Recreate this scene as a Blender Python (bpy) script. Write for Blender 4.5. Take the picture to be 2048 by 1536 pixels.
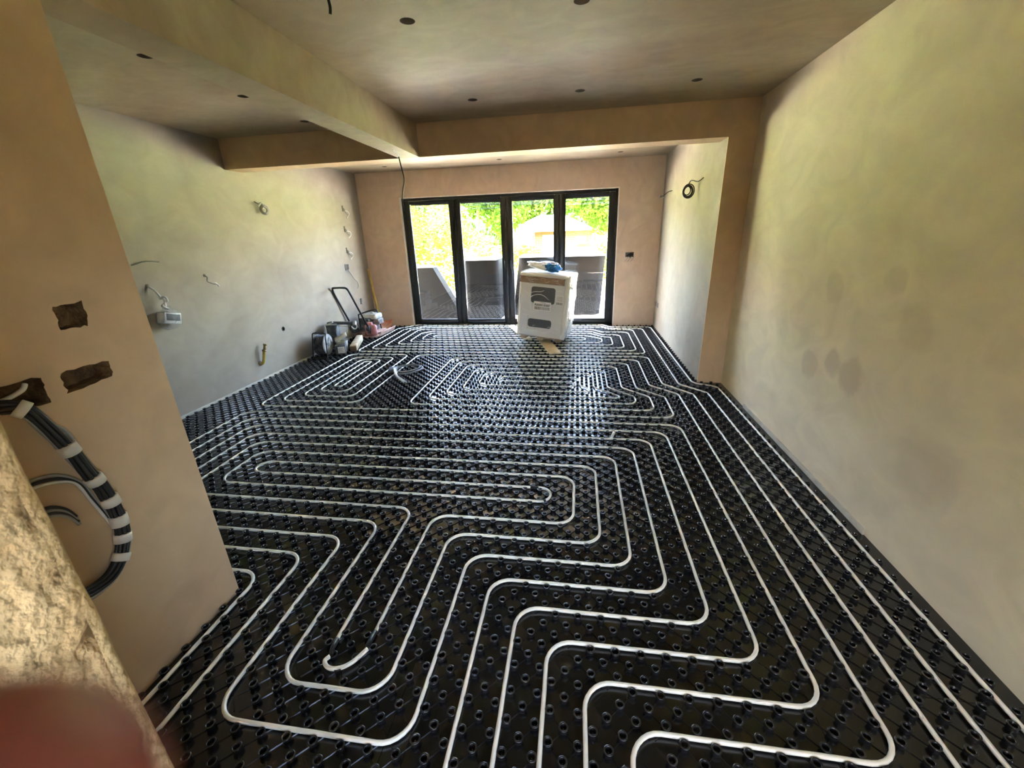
import bpy, bmesh, math, random
from math import sin, cos, pi, radians, hypot, atan2
from mathutils import Vector, Matrix, noise

random.seed(7)
S = bpy.context.scene
COL = S.collection
for o in list(bpy.data.objects):
    bpy.data.objects.remove(o)

# ------------------------------------------------------------------ camera
H = 1.632
FPX = 827.256
CAM_R = ((0.98864, -0.14905, -0.01924), (0.14651, 0.92743, 0.34411), (-0.03345, -0.34302, 0.93873))  # right, forward, up as columns
cd = bpy.data.cameras.new('camera')
cd.sensor_width = 36.0
cd.lens = FPX / 2048.0 * 36.0
cd.clip_start = 0.004
cd.clip_end = 300
cd.dof.use_dof = True
cd.dof.focus_distance = 3.0
cd.dof.aperture_fstop = cd.lens / 2.4           # a phone's small pupil, 2.4 mm across
cam = bpy.data.objects.new('camera', cd)
COL.objects.link(cam)
R = CAM_R
cam.matrix_world = Matrix(((R[0][0], R[0][2], -R[0][1], 0), (R[1][0], R[1][2], -R[1][1], 0), (R[2][0], R[2][2], -R[2][1], H), (0, 0, 0, 1)))
S.camera = cam

# ------------------------------------------------------------------ world, sun, exposure
W = bpy.data.worlds.new('sky'); S.world = W; W.use_nodes = True
wn = W.node_tree.nodes; wl = W.node_tree.links
for n in list(wn): wn.remove(n)
sky = wn.new('ShaderNodeTexSky'); sky.sky_type = 'NISHITA'; sky.sun_disc = False
sky.sun_elevation = radians(55); sky.sun_rotation = radians(-121); sky.air_density = 1.0; sky.dust_density = 6.0; sky.ozone_density = 1.0
bg = wn.new('ShaderNodeBackground'); bg.inputs['Strength'].default_value = 0.36
wo = wn.new('ShaderNodeOutputWorld')
wl.new(sky.outputs[0], bg.inputs[0]); wl.new(bg.outputs[0], wo.inputs[0])
sd = bpy.data.lights.new('sun', 'SUN'); sd.energy = 11.0; sd.angle = radians(0.6); sd.color = (1, 0.95, 0.86)
sun = bpy.data.objects.new('sun', sd); COL.objects.link(sun)
sun.rotation_euler = Vector((0.55, 0.33, -1.0)).to_track_quat('-Z', 'Y').to_euler()
pd = bpy.data.lights.new('door_portal', 'AREA'); pd.shape = 'RECTANGLE'; pd.size = 3.75; pd.size_y = 2.2; pd.cycles.is_portal = True
po = bpy.data.objects.new('door_portal', pd); COL.objects.link(po)
po.location = (-1.22, 7.80, 1.15); po.rotation_euler = (radians(-90), 0, 0)
pd2 = bpy.data.lights.new('added_window_portal', 'AREA'); pd2.shape = 'RECTANGLE'; pd2.size = 1.7; pd2.size_y = 1.35; pd2.cycles.is_portal = True  # guides sky light through the added side window
po2 = bpy.data.objects.new('added_window_portal', pd2); COL.objects.link(po2)
pd3 = bpy.data.lights.new('added_front_portal', 'AREA'); pd3.shape = 'RECTANGLE'; pd3.size = 1.0; pd3.size_y = .95; pd3.cycles.is_portal = True  # guides sky light through the added front window
po3 = bpy.data.objects.new('added_front_portal', pd3); COL.objects.link(po3); po3.location = (0, -3.18, 1.575); po3.rotation_euler = (radians(90), 0, 0)
po2.location = (1.80, -1.65, 1.575); po2.rotation_euler = (0, radians(90), 0); pd2.size, pd2.size_y = 1.35, 1.7
S.view_settings.view_transform = 'Standard'; S.view_settings.look = 'None'; S.view_settings.gamma = 1.0
S.view_settings.use_curve_mapping = False
S.view_settings.exposure = 5.5
S.cycles.diffuse_bounces = 5; S.cycles.max_bounces = 9; S.cycles.transparent_max_bounces = 16
S.cycles.caustics_reflective = False; S.cycles.caustics_refractive = False
S.cycles.sample_clamp_indirect = 8.0; S.cycles.adaptive_threshold = 0.03

# ------------------------------------------------------------------ helpers
class MB:
    """collects faces, then links them as one mesh object"""
    def __init__(s): s.v = []; s.f = []; s.sm = []
    def face(s, idx, smooth=False): s.f.append(tuple(idx)); s.sm.append(smooth)
    def add(s, verts, faces, smooth=False):
        b = len(s.v); s.v += [tuple(p) for p in verts]
        for q in faces: s.face([b + i for i in q], smooth)
    def box(s, x0, x1, y0, y1, z0, z1, m=None):
        P = [Vector(p) for p in ((x0,y0,z0),(x1,y0,z0),(x1,y1,z0),(x0,y1,z0),(x0,y0,z1),(x1,y0,z1),(x1,y1,z1),(x0,y1,z1))]
        if m is not None: P = [m @ p for p in P]
        s.add(P, [(0,3,2,1),(4,5,6,7),(0,1,5,4),(1,2,6,5),(2,3,7,6),(3,0,4,7)])
    def rbox(s, x0, x1, y0, y1, z0, z1, r=.01, seg=2, m=None):
        bm = bmesh.new(); bmesh.ops.create_cube(bm, size=1)
        for q in bm.verts:
            q.co = Vector(((x0+x1)/2 + q.co.x*(x1-x0), (y0+y1)/2 + q.co.y*(y1-y0), (z0+z1)/2 + q.co.z*(z1-z0)))
        bmesh.ops.bevel(bm, geom=list(bm.edges), offset=r, segments=seg, profile=.5, affect='EDGES')
        if m is not None: bmesh.ops.transform(bm, matrix=m, verts=bm.verts)
        bm.verts.ensure_lookup_table(); bm.verts.index_update()
        s.add([q.co for q in bm.verts], [[q.index for q in f.verts] for f in bm.faces], True)
        bm.free()
    def tube(s, pts, r, n=8, closed=False, cap=True, smooth=True):
        pts = [Vector(p) for p in pts]
        rr = r if isinstance(r, (list, tuple)) else [r]*len(pts)
        N = len(pts); base = len(s.v); up = None
        for i, p in enumerate(pts):
            a = pts[i-1] if (i > 0 or closed) else p
            b = pts[(i+1) % N] if (i < N-1 or closed) else p
            t = (b - a)
            t = t.normalized() if t.length > 1e-9 else Vector((0,0,1))
            if up is None:
                up = Vector((0,0,1)) if abs(t.z) < .9 else Vector((1,0,0))
            up = (up - t*up.dot(t))
            up = up.normalized() if up.length > 1e-6 else t.orthogonal().normalized()
            sd_ = t.cross(up)
            for k in range(n):
                an = 2*pi*k/n
                s.v.append(tuple(p + (sd_*cos(an) + up*sin(an))*rr[i]))
        for i in range(N if closed else N-1):
            for k in range(n):
                a0 = base + i*n + k; a1 = base + i*n + (k+1) % n
                b0 = base + ((i+1) % N)*n + k; b1 = base + ((i+1) % N)*n + (k+1) % n
                s.face((a0, a1, b1, b0), smooth)
        if cap and not closed:
            s.face([base + k for k in range(n)][::-1]); s.face([base + (N-1)*n + k for k in range(n)])
    def lathe(s, prof, n=16, m=None, smooth=True, cap0=True, cap1=True):
        base = len(s.v)
        for r_, z_ in prof:
            for k in range(n):
                p = Vector((r_*cos(2*pi*k/n), r_*sin(2*pi*k/n), z_))
                s.v.append(tuple(m @ p if m is not None else p))
        for i in range(len(prof)-1):
            for k in range(n):
                s.face((base+i*n+k, base+i*n+(k+1) % n, base+(i+1)*n+(k+1) % n, base+(i+1)*n+k), smooth)
        if cap0: s.face([base+k for k in range(n)][::-1])
        if cap1: s.face([base+(len(prof)-1)*n+k for k in range(n)])
    def cyl(s, a, b, r, n=16, r2=None):
        s.tube([a, b], [r, r if r2 is None else r2], n)
    def prism(s, poly, z0, z1, m=None):
        n = len(poly); P = [Vector((x, y, z0)) for x, y in poly] + [Vector((x, y, z1)) for x, y in poly]
        if m is not None: P = [m @ p for p in P]
        s.add(P, [tuple(range(n))[::-1], tuple(range(n, 2*n))] + [(i, (i+1) % n, n+(i+1) % n, n+i) for i in range(n)])
    def mesh(s, name, mat):
        me = bpy.data.meshes.new(name); me.from_pydata(s.v, [], s.f); me.update()
        me.polygons.foreach_set('use_smooth', s.sm)
        if mat: me.materials.append(mat)
        return me
    def build(s, name, mat, parent=None, loc=None):
        o = bpy.data.objects.new(name, s.mesh(name, mat)); COL.objects.link(o)
        if parent: o.parent = parent
        if loc: o.location = loc
        return o

def tag(o, label=None, cat=None, group=None, kind=None):
    if label: o['label'] = label
    if cat: o['category'] = cat
    if group: o['group'] = group
    if kind: o['kind'] = kind
    return o
def empty(name, loc=(0,0,0), rz=0, label=None, cat=None, group=None, kind=None):
    o = bpy.data.objects.new(name, None); COL.objects.link(o); o.location = loc; o.rotation_euler = (0,0,rz); o.empty_display_size = .05
    return tag(o, label, cat, group, kind)
def inst(name, me, parent, loc=(0,0,0), rz=0):
    o = bpy.data.objects.new(name, me); COL.objects.link(o); o.parent = parent; o.location = loc; o.rotation_euler = (0,0,rz); return o
def part(name, mat, parent, fn):
    m = MB(); fn(m); return m.build(name, mat, parent)
def smooth_path(pts, n=8):
    """Catmull-Rom through points"""
    P = [Vector(p) for p in pts]; out = []
    for i in range(len(P)-1):
        p0 = P[max(i-1,0)]; p1 = P[i]; p2 = P[i+1]; p3 = P[min(i+2, len(P)-1)]
        for k in range(n):
            t = k/n
            out.append(.5*((2*p1) + (p2-p0)*t + (2*p0-5*p1+4*p2-p3)*t*t + (3*p1-p0-3*p2+p3)*t**3))
    out.append(P[-1]); return out
def boolean_cut(o, cutter):
    md = o.modifiers.new('cut', 'BOOLEAN'); md.operation = 'DIFFERENCE'; md.object = cutter; md.solver = 'EXACT'; md.material_mode = 'TRANSFER'
    dg = bpy.context.evaluated_depsgraph_get()
    me = bpy.data.meshes.new_from_object(o.evaluated_get(dg), preserve_all_data_layers=True, depsgraph=dg)
    o.modifiers.clear(); o.data = me
    bpy.data.objects.remove(cutter)

# ------------------------------------------------------------------ materials
def mat(name, col, rough=.6, metal=0, spec=.5, bump=0, bscale=40, var=0, vscale=8, col2=None, emit=None, trans=0, coat=0):
    m = bpy.data.materials.new(name); m.use_nodes = True; nt = m.node_tree; N = nt.nodes; L = nt.links
    b = N['Principled BSDF']
    b.inputs['Base Color'].default_value = (*col, 1); b.inputs['Roughness'].default_value = rough; b.inputs['Metallic'].default_value = metal
    b.inputs['Specular IOR Level'].default_value = spec; b.inputs['Coat Weight'].default_value = coat
    if emit: b.inputs['Emission Color'].default_value = (*emit[0], 1); b.inputs['Emission Strength'].default_value = emit[1]
    tc = N.new('ShaderNodeTexCoord')
    if var or col2:
        nz = N.new('ShaderNodeTexNoise'); nz.inputs['Scale'].default_value = vscale; nz.inputs['Detail'].default_value = 6
        L.new(tc.outputs['Object'], nz.inputs['Vector'])
        rp = N.new('ShaderNodeValToRGB'); c2 = col2 or tuple(min(1, c*(1+var)) for c in col); c1 = col if col2 else tuple(c*(1-var) for c in col)
        rp.color_ramp.elements[0].position = .38; rp.color_ramp.elements[0].color = (*c1, 1)
        rp.color_ramp.elements[1].position = .62; rp.color_ramp.elements[1].color = (*c2, 1)
        L.new(nz.outputs['Fac'], rp.inputs[0]); L.new(rp.outputs[0], b.inputs['Base Color'])
    if bump:
        nb = N.new('ShaderNodeTexNoise'); nb.inputs['Scale'].default_value = bscale; nb.inputs['Detail'].default_value = 4
        L.new(tc.outputs['Object'], nb.inputs['Vector'])
        bp = N.new('ShaderNodeBump'); bp.inputs['Strength'].default_value = bump; bp.inputs['Distance'].default_value = .02
        L.new(nb.outputs['Fac'], bp.inputs['Height']); L.new(bp.outputs[0], b.inputs['Normal'])
    return m

def plaster(name, damp, dry, spot, stretch=(1,1,1), dry_amt=.5):
    """skimmed plaster: pink damp areas, paler dried clouds, trowel sweep, few darker damp spots"""
    m = bpy.data.materials.new(name); m.use_nodes = True; nt = m.node_tree; N = nt.nodes; L = nt.links
    b = N['Principled BSDF']; b.inputs['Roughness'].default_value = .62; b.inputs['Specular IOR Level'].default_value = .35
    tc = N.new('ShaderNodeTexCoord'); mp = N.new('ShaderNodeMapping'); mp.inputs['Scale'].default_value = stretch
    L.new(tc.outputs['Object'], mp.inputs[0])
    n1 = N.new('ShaderNodeTexNoise'); n1.inputs['Scale'].default_value = .9; n1.inputs['Detail'].default_value = 7; n1.inputs['Roughness'].default_value = .55; n1.inputs['Distortion'].default_value = .6
    L.new(mp.outputs[0], n1.inputs['Vector'])
    r1 = N.new('ShaderNodeValToRGB'); e = r1.color_ramp.elements
    e[0].position = .62 - .3*dry_amt; e[0].color = (*damp, 1); e[1].position = .80 - .3*dry_amt; e[1].color = (*dry, 1)
    L.new(n1.outputs['Fac'], r1.inputs[0])
    n2 = N.new('ShaderNodeTexNoise'); n2.inputs['Scale'].default_value = 1.7; n2.inputs['Detail'].default_value = 2; n2.noise_dimensions = '4D'; n2.inputs['W'].default_value = 3.0
    L.new(mp.outputs[0], n2.inputs['Vector'])
    r2 = N.new('ShaderNodeValToRGB'); e = r2.color_ramp.elements
    e[0].position = .64; e[0].color = (0,0,0,1); e[1].position = .76; e[1].color = (.5,.5,.5,1)
    L.new(n2.outputs['Fac'], r2.inputs[0])
    mx = N.new('ShaderNodeMixRGB'); mx.inputs[2].default_value = (*spot, 1)
    L.new(r2.outputs[0], mx.inputs[0]); L.new(r1.outputs[0], mx.inputs[1])
    n3 = N.new('ShaderNodeTexNoise'); n3.inputs['Scale'].default_value = 5; n3.inputs['Detail'].default_value = 8; n3.inputs['Distortion'].default_value = 1.2
    L.new(mp.outputs[0], n3.inputs['Vector'])
    r3 = N.new('ShaderNodeValToRGB'); e = r3.color_ramp.elements
    e[0].position = .3; e[0].color = (.90,.90,.90,1); e[1].position = .7; e[1].color = (1.06,1.06,1.05,1)
    L.new(n3.outputs['Fac'], r3.inputs[0])
    ml = N.new('ShaderNodeMixRGB'); ml.blend_type = 'MULTIPLY'; ml.inputs[0].default_value = 1
    L.new(mx.outputs[0], ml.inputs[1]); L.new(r3.outputs[0], ml.inputs[2]); L.new(ml.outputs[0], b.inputs['Base Color'])
    nb = N.new('ShaderNodeTexNoise'); nb.inputs['Scale'].default_value = 7; nb.inputs['Detail'].default_value = 5
    L.new(mp.outputs[0], nb.inputs['Vector'])
    bp = N.new('ShaderNodeBump'); bp.inputs['Strength'].default_value = .12; bp.inputs['Distance'].default_value = .02
    L.new(nb.outputs['Fac'], bp.inputs['Height']); L.new(bp.outputs[0], b.inputs['Normal'])
    return m

def clear_sheet(name, r0=.04, tint=(1,1,1), haze=0.0, rough=0.0, bump=0, bscale=6):
    """thin clear sheet: Schlick reflection over straight-through light"""
    m = bpy.data.materials.new(name); m.use_nodes = True; nt = m.node_tree; N = nt.nodes; L = nt.links
    N.remove(N['Principled BSDF']); out = N['Material Output']
    lw = N.new('ShaderNodeLayerWeight'); lw.inputs['Blend'].default_value = .5
    pw = N.new('ShaderNodeMath'); pw.operation = 'POWER'; pw.inputs[1].default_value = 5; L.new(lw.outputs['Facing'], pw.inputs[0])
    ma = N.new('ShaderNodeMath'); ma.operation = 'MULTIPLY_ADD'; ma.inputs[1].default_value = 1-r0; ma.inputs[2].default_value = r0; L.new(pw.outputs[0], ma.inputs[0])
    tr = N.new('ShaderNodeBsdfTransparent'); tr.inputs[0].default_value = (*tint, 1)
    gl = N.new('ShaderNodeBsdfGlossy'); gl.inputs['Roughness'].default_value = rough
    mx = N.new('ShaderNodeMixShader'); L.new(ma.outputs[0], mx.inputs[0]); L.new(tr.outputs[0], mx.inputs[1]); L.new(gl.outputs[0], mx.inputs[2])
    last = mx
    if haze:
        df = N.new('ShaderNodeBsdfDiffuse'); df.inputs[0].default_value = (.9,.9,.9,1)
        m2 = N.new('ShaderNodeMixShader'); m2.inputs[0].default_value = haze; L.new(mx.outputs[0], m2.inputs[1]); L.new(df.outputs[0], m2.inputs[2]); last = m2
    if bump:
        tc = N.new('ShaderNodeTexCoord'); nz = N.new('ShaderNodeTexNoise'); nz.inputs['Scale'].default_value = bscale; nz.inputs['Detail'].default_value = 3; nz.inputs['Distortion'].default_value = 2
        L.new(tc.outputs['Object'], nz.inputs['Vector'])
        bp = N.new('ShaderNodeBump'); bp.inputs['Strength'].default_value = bump; bp.inputs['Distance'].default_value = .05
        L.new(nz.outputs['Fac'], bp.inputs['Height'])
        L.new(bp.outputs[0], gl.inputs['Normal']); L.new(bp.outputs[0], lw.inputs['Normal'])
    L.new(last.outputs[0], out.inputs[0])
    return m

def leaf_mat(name, c1, c2):
    m = bpy.data.materials.new(name); m.use_nodes = True; nt = m.node_tree; N = nt.nodes; L = nt.links
    N.remove(N['Principled BSDF']); out = N['Material Output']
    tc = N.new('ShaderNodeTexCoord'); nz = N.new('ShaderNodeTexNoise'); nz.inputs['Scale'].default_value = 1.1; nz.inputs['Detail'].default_value = 5
    L.new(tc.outputs['Object'], nz.inputs['Vector'])
    rp = N.new('ShaderNodeValToRGB'); rp.color_ramp.elements[0].position = .35; rp.color_ramp.elements[0].color = (*c1, 1); rp.color_ramp.elements[1].position = .65; rp.color_ramp.elements[1].color = (*c2, 1)
    L.new(nz.outputs['Fac'], rp.inputs[0])
    df = N.new('ShaderNodeBsdfDiffuse'); tl = N.new('ShaderNodeBsdfTranslucent')
    L.new(rp.outputs[0], df.inputs[0]); L.new(rp.outputs[0], tl.inputs[0])
    mx = N.new('ShaderNodeMixShader'); mx.inputs[0].default_value = .45; L.new(df.outputs[0], mx.inputs[1]); L.new(tl.outputs[0], mx.inputs[2])
    L.new(mx.outputs[0], out.inputs[0]); return m

def brick_mat(name):
    m = bpy.data.materials.new(name); m.use_nodes = True; nt = m.node_tree; N = nt.nodes; L = nt.links
    b = N['Principled BSDF']; b.inputs['Roughness'].default_value = .85
    tc = N.new('ShaderNodeTexCoord'); mp = N.new('ShaderNodeMapping'); mp.inputs['Rotation'].default_value = (radians(90), 0, 0)
    L.new(tc.outputs['Object'], mp.inputs[0])
    bt = N.new('ShaderNodeTexBrick'); bt.inputs['Scale'].default_value = 1; bt.inputs['Brick Width'].default_value = .30; bt.inputs['Row Height'].default_value = .105; bt.inputs['Mortar Size'].default_value = .012
    bt.inputs['Color1'].default_value = (.10,.026,.012,1); bt.inputs['Color2'].default_value = (.14,.042,.02,1); bt.inputs['Mortar'].default_value = (.20,.15,.10,1)
    L.new(mp.outputs[0], bt.inputs['Vector']); L.new(bt.outputs[0], b.inputs['Base Color']); return m

M_WALL_L = plaster('plaster_left', (.285,.236,.178), (.33,.288,.225), (.26,.205,.158), (1,.6,.8), .75)  # light balance put into the colour: darkened against strong door light
M_WALL_R = plaster('plaster_right', (.76,.64,.46), (.80,.72,.47), (.60,.49,.34), (1,.55,.8), .6)  # lightened in colour to make up for weak door light
def blotches(m, spots, col):
    nt = m.node_tree; N = nt.nodes; L = nt.links; b = N['Principled BSDF']; src = b.inputs['Base Color'].links[0].from_socket
    tc = N.new('ShaderNodeTexCoord'); nz = N.new('ShaderNodeTexNoise'); nz.inputs['Scale'].default_value = 9; nz.inputs['Detail'].default_value = 4
    L.new(tc.outputs['Object'], nz.inputs['Vector'])
    for (x, y, z, r, k) in spots:
        d = N.new('ShaderNodeVectorMath'); d.operation = 'DISTANCE'; d.inputs[1].default_value = (x, y, z); L.new(tc.outputs['Object'], d.inputs[0])
        a = N.new('ShaderNodeMath'); a.operation = 'MULTIPLY_ADD'; a.inputs[1].default_value = .12; L.new(nz.outputs['Fac'], a.inputs[0]); L.new(d.outputs['Value'], a.inputs[2])
        rp = N.new('ShaderNodeMapRange'); rp.inputs['From Min'].default_value = r*.55+.06; rp.inputs['From Max'].default_value = r+.06; rp.inputs['To Min'].default_value = k; rp.inputs['To Max'].default_value = 0; rp.interpolation_type = 'SMOOTHSTEP'
        L.new(a.outputs[0], rp.inputs['Value'])
        mx = N.new('ShaderNodeMixRGB'); mx.inputs[2].default_value = (*col, 1); L.new(rp.outputs[0], mx.inputs[0]); L.new(src, mx.inputs[1]); src = mx.outputs[0]
    L.new(src, b.inputs['Base Color'])
blotches(M_WALL_R, [(1.6,2.55,.78,.13,.55), (1.6,2.75,.80,.10,.45), (1.6,3.0,.72,.12,.4), (1.6,2.4,1.35,.10,.3), (1.6,2.2,1.15,.14,.25), (1.6,1.9,.55,.22,.3), (1.6,2.9,1.25,.12,.3)], (.50,.39,.30))
M_BAY = plaster('plaster_bay', (.37,.305,.22), (.41,.37,.275), (.34,.265,.19), (1,.6,.8), .6)  # darker copy of the right wall plaster, offsets glare near the doors
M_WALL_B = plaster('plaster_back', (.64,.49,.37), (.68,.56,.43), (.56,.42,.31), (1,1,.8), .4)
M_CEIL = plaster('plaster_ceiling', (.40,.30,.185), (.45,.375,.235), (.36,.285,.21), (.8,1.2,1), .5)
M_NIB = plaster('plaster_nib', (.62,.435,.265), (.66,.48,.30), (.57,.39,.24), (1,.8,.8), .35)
M_REVEAL = mat('reveal_plaster', (.72,.64,.56), .6, bump=.05, bscale=10, var=.05)
M_OLD = mat('old_plaster', (.60,.40,.19), .85, bump=.8, bscale=60, col2=(.74,.54,.29), vscale=9)
M_MASONRY = mat('cut_masonry', (.12,.06,.022), .95, bump=.9, bscale=60, col2=(.26,.15,.055), vscale=16)
M_BLACK = mat('black_membrane', (.009,.009,.009), .20, spec=.8, bump=.03, bscale=30)
M_STUD = mat('black_stud', (.012,.012,.012), .24, spec=.8)
M_PIPE = mat('heating_pipe', (.95,.91,.78), .32, spec=.5, var=.03, vscale=3)
M_CLIP = mat('pipe_clip', (.012,.012,.012), .4)
M_SCREED = mat('subfloor', (.33,.31,.28), .9, bump=.3, bscale=20, var=.1)
M_FOAM = mat('edge_foam', (.55,.50,.40), .9, var=.12, vscale=10)
M_ALU = mat('door_aluminium', (.012,.013,.013), .35, spec=.5)
M_GLASS = clear_sheet('pane', r0=.045)
M_GASKET = mat('gasket', (.01,.01,.01), .6)
M_CHROME = mat('brushed_metal', (.6,.6,.6), .3, metal=1)
M_SLAT = mat('blind_slat', (.012,.013,.010), .5)
M_CABLE_G = mat('grey_cable', (.33,.32,.30), .5)
M_CABLE_K = mat('black_cable', (.02,.02,.02), .45)
M_CABLE_W = mat('white_cable', (.72,.71,.68), .5)
M_COPPER = mat('copper_core', (.55,.28,.14), .35, metal=1)
M_TAPE = mat('white_tape', (.74,.70,.64), .5, var=.05)
M_YELLOW = mat('yellow_paint', (.62,.40,.06), .5, var=.15, vscale=12)
M_GASY = mat('yellow_gas_tube', (.50,.36,.05), .5, var=.2, vscale=15)
M_BRASS = mat('dull_brass', (.30,.22,.10), .45, metal=.8)
M_WOOD = mat('pale_timber', (.62,.50,.32), .75, bump=.2, bscale=20, col2=(.70,.60,.40), vscale=14)
M_WOODOLD = mat('rough_timber', (.58,.50,.34), .85, bump=.4, bscale=25, col2=(.36,.27,.16), vscale=10)
M_ENDGRAIN = mat('timber_end', (.20,.12,.06), .9)
M_PALLET = mat('pallet_timber', (.30,.21,.12), .85, var=.25, vscale=10)
M_WHITE = mat('white_enamel', (.80,.81,.80), .3)
M_CARD = mat('brown_cardboard', (.36,.23,.13), .8, var=.12, vscale=6)
M_FOAMW = mat('white_foam', (.82,.82,.79), .8)
M_DARKGL = mat('smoked_window', (.035,.045,.05), .12)
M_WRAP = clear_sheet('shrink_wrap', r0=.05, haze=.10, rough=.12, bump=.9, bscale=7)
M_LABEL = mat('paper_label', (.86,.86,.84), .6)
M_INK = mat('print_ink', (.02,.02,.02), .6)
M_BAGW = mat('white_bag', (.84,.86,.88), .35, var=.06)
M_BAGB = mat('blue_bag', (.03,.27,.72), .3, var=.25, vscale=12)
M_STEELK = mat('black_steel', (.014,.013,.013), .4)
M_ENGINE = mat('engine_casting', (.30,.30,.28), .55, col2=(.12,.12,.12), vscale=22)
M_ENGCOVER = mat('dusty_cover', (.66,.66,.60), .7, col2=(.42,.44,.40), vscale=8)
M_PINK = mat('dusty_red_plastic', (.50,.16,.17), .6, col2=(.60,.30,.28), vscale=9)
M_PLATE = mat('dusty_red_steel', (.52,.27,.20), .6, col2=(.62,.45,.36), vscale=7)
M_ORANGE = mat('orange_shovel', (.55,.17,.08), .5, col2=(.62,.35,.22), vscale=9)
M_REEL = mat('dusty_black_cable', (.03,.03,.03), .6, col2=(.13,.13,.12), vscale=14)
M_REELHUB = mat('dusty_hub', (.42,.42,.38), .7, col2=(.26,.26,.24), vscale=12)
M_GREYT = mat('dusty_grey_plastic', (.46,.46,.40), .7, col2=(.60,.60,.54), vscale=8)
M_DARKT = mat('dusty_dark_plastic', (.05,.055,.06), .6, col2=(.14,.15,.15), vscale=12)
M_BAGGY = clear_sheet('clear_bag', r0=.05, haze=.10, rough=.15, bump=.8, bscale=22)
M_PATIO = mat('patio_stone', (.80,.77,.69), .85, var=.08, vscale=2)
M_LAWN = mat('lawn', (.16,.24,.05), .9, var=.3, vscale=6)
M_TARP = mat('dark_tarpaulin', (.003,.0033,.0033), .8, spec=.15, bump=.4, bscale=5, var=.25, vscale=2)
M_SUNLIT_TOP = mat('painted_sunlit_top', (.78,.77,.74), .7)  # pale colour stands in for sun on the tarp tops
M_BARK = mat('bark', (.20,.13,.07), .9, bump=.6, bscale=18, var=.25)
M_LEAF_Y = leaf_mat('leaf_yellow_green', (.10,.125,.012), (.21,.225,.03))
M_LEAF_G = leaf_mat('leaf_green', (.035,.075,.010), (.085,.13,.02))
M_LEAF_D = leaf_mat('leaf_deep_green', (.02,.05,.01), (.05,.09,.02))
M_LEAF_R = leaf_mat('leaf_copper', (.10,.025,.02), (.14,.06,.03))
M_BRICK = brick_mat('brickwork')
M_HOUSE = mat('house_brick', (.16,.07,.045), .9, var=.15, vscale=3)
M_REDBAND = mat('red_soldier_course', (.12,.022,.014), .8, var=.15, vscale=6)
M_ROOF = mat('pale_roof', (.16,.14,.10), .85, var=.15, vscale=4)
M_UPVC = mat('white_frame', (.82,.82,.80), .5)
M_OUTGLASS = mat('dark_outside_pane', (.06,.08,.06), .1)
M_FENCE = mat('weathered_fence', (.22,.15,.09), .9, var=.2, vscale=5)
M_SKIN = mat('skin', (.26,.06,.04), .5, var=.08, vscale=60)
M_NAIL = mat('nail', (.60,.26,.20), .3)
#'bulb_glass', (.9,.9,.85), .3, emit=((1,.82,.6), 12))
#'lamp_shade', (.7,.66,.58), .8)

# ------------------------------------------------------------------ room dimensions (metres)
XL, XN, XE, XR = -3.858, -1.634, 1.353, 1.600       # left wall, nib face, bay side wall, right wall
YB, YP, YN = 7.538, 4.582, 1.362                    # door wall, pier face, nib end
ZC, ZS = 2.690, 2.391                               # ceiling, beam soffit
BL, BR = -1.824, -1.613                             # long beam sides
BEAM_D = 0.252
DX0, DX1, DZ = -3.094, 0.667, 2.273                 # door opening
JX, JY = -0.62, 0.337                               # old doorway jamb corner
YF = -3.0

def wallbox(name, dims, m, label, holes=None):
    b = MB(); b.box(*dims); o = b.build(name, m)
    return tag(o, label, 'wall', kind='structure')

# floor: slab with the castellated heating panels on it
fl = MB(); fl.box(XL-.2, XR+.2, YF, 8.0, -.25, -.02)
FLOOR = tag(fl.build('floor', M_SCREED), 'floor covered in black castellated underfloor heating panels', 'floor', kind='structure')

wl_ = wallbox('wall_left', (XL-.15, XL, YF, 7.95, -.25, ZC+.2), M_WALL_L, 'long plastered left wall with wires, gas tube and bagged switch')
WY0, WY1, WZ0, WZ1 = -2.5, -.8, .9, 2.25  # opening for the added side window that lights the jamb
b = MB()
for d in ((YF, WY0, -.25, ZC+.2), (WY1, YP+.02, -.25, ZC+.2), (WY0, WY1, -.25, WZ0), (WY0, WY1, WZ1, ZC+.2)): b.box(XR, XR+.15, d[0], d[1], d[2], d[3])
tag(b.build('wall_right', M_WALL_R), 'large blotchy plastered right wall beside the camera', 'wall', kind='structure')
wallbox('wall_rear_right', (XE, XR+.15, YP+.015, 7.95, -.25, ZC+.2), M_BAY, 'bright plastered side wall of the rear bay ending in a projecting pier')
b = MB(); b.box(XE, XR+.15, YP, YP+.015, -.25, ZC+.2); tag(b.build('trim_7', M_NIB), 'brown plastered pier face between the right wall and the rear bay', 'wall', kind='structure')
# back wall round the door opening, one mesh with the reveal
bw = MB()
bw.box(XL, DX0, YB, 7.95, -.25, ZC+.2); bw.box(DX1, XE, YB, 7.95, -.25, ZC+.2); bw.box(DX0, DX1, YB, 7.95, DZ, ZC+.2); bw.box(DX0, DX1, YB+.02, 7.95, -.25, -.03)
tag(bw.build('wall_back', M_WALL_B), 'pink plastered rear wall around the folding glass doors', 'wall', kind='structure')
# plaster reveal lining of the opening
for i, d in enumerate(((DX0-.001, DX0+.012, YB-.002, 7.60, 0, DZ), (DX1-.012, DX1+.001, YB-.002, 7.60, 0, DZ), (DX0, DX1, YB-.002, 7.60, DZ-.012, DZ+.001))):
    b = MB(); b.box(*d)
    tag(b.build('trim_%d' % (i+1), M_REVEAL), ('pale reveal strip on the left of the folding doors', 'pale reveal strip on the right of the folding doors', 'pale reveal strip along the top of the folding doors')[i], 'trim', kind='structure')

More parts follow.
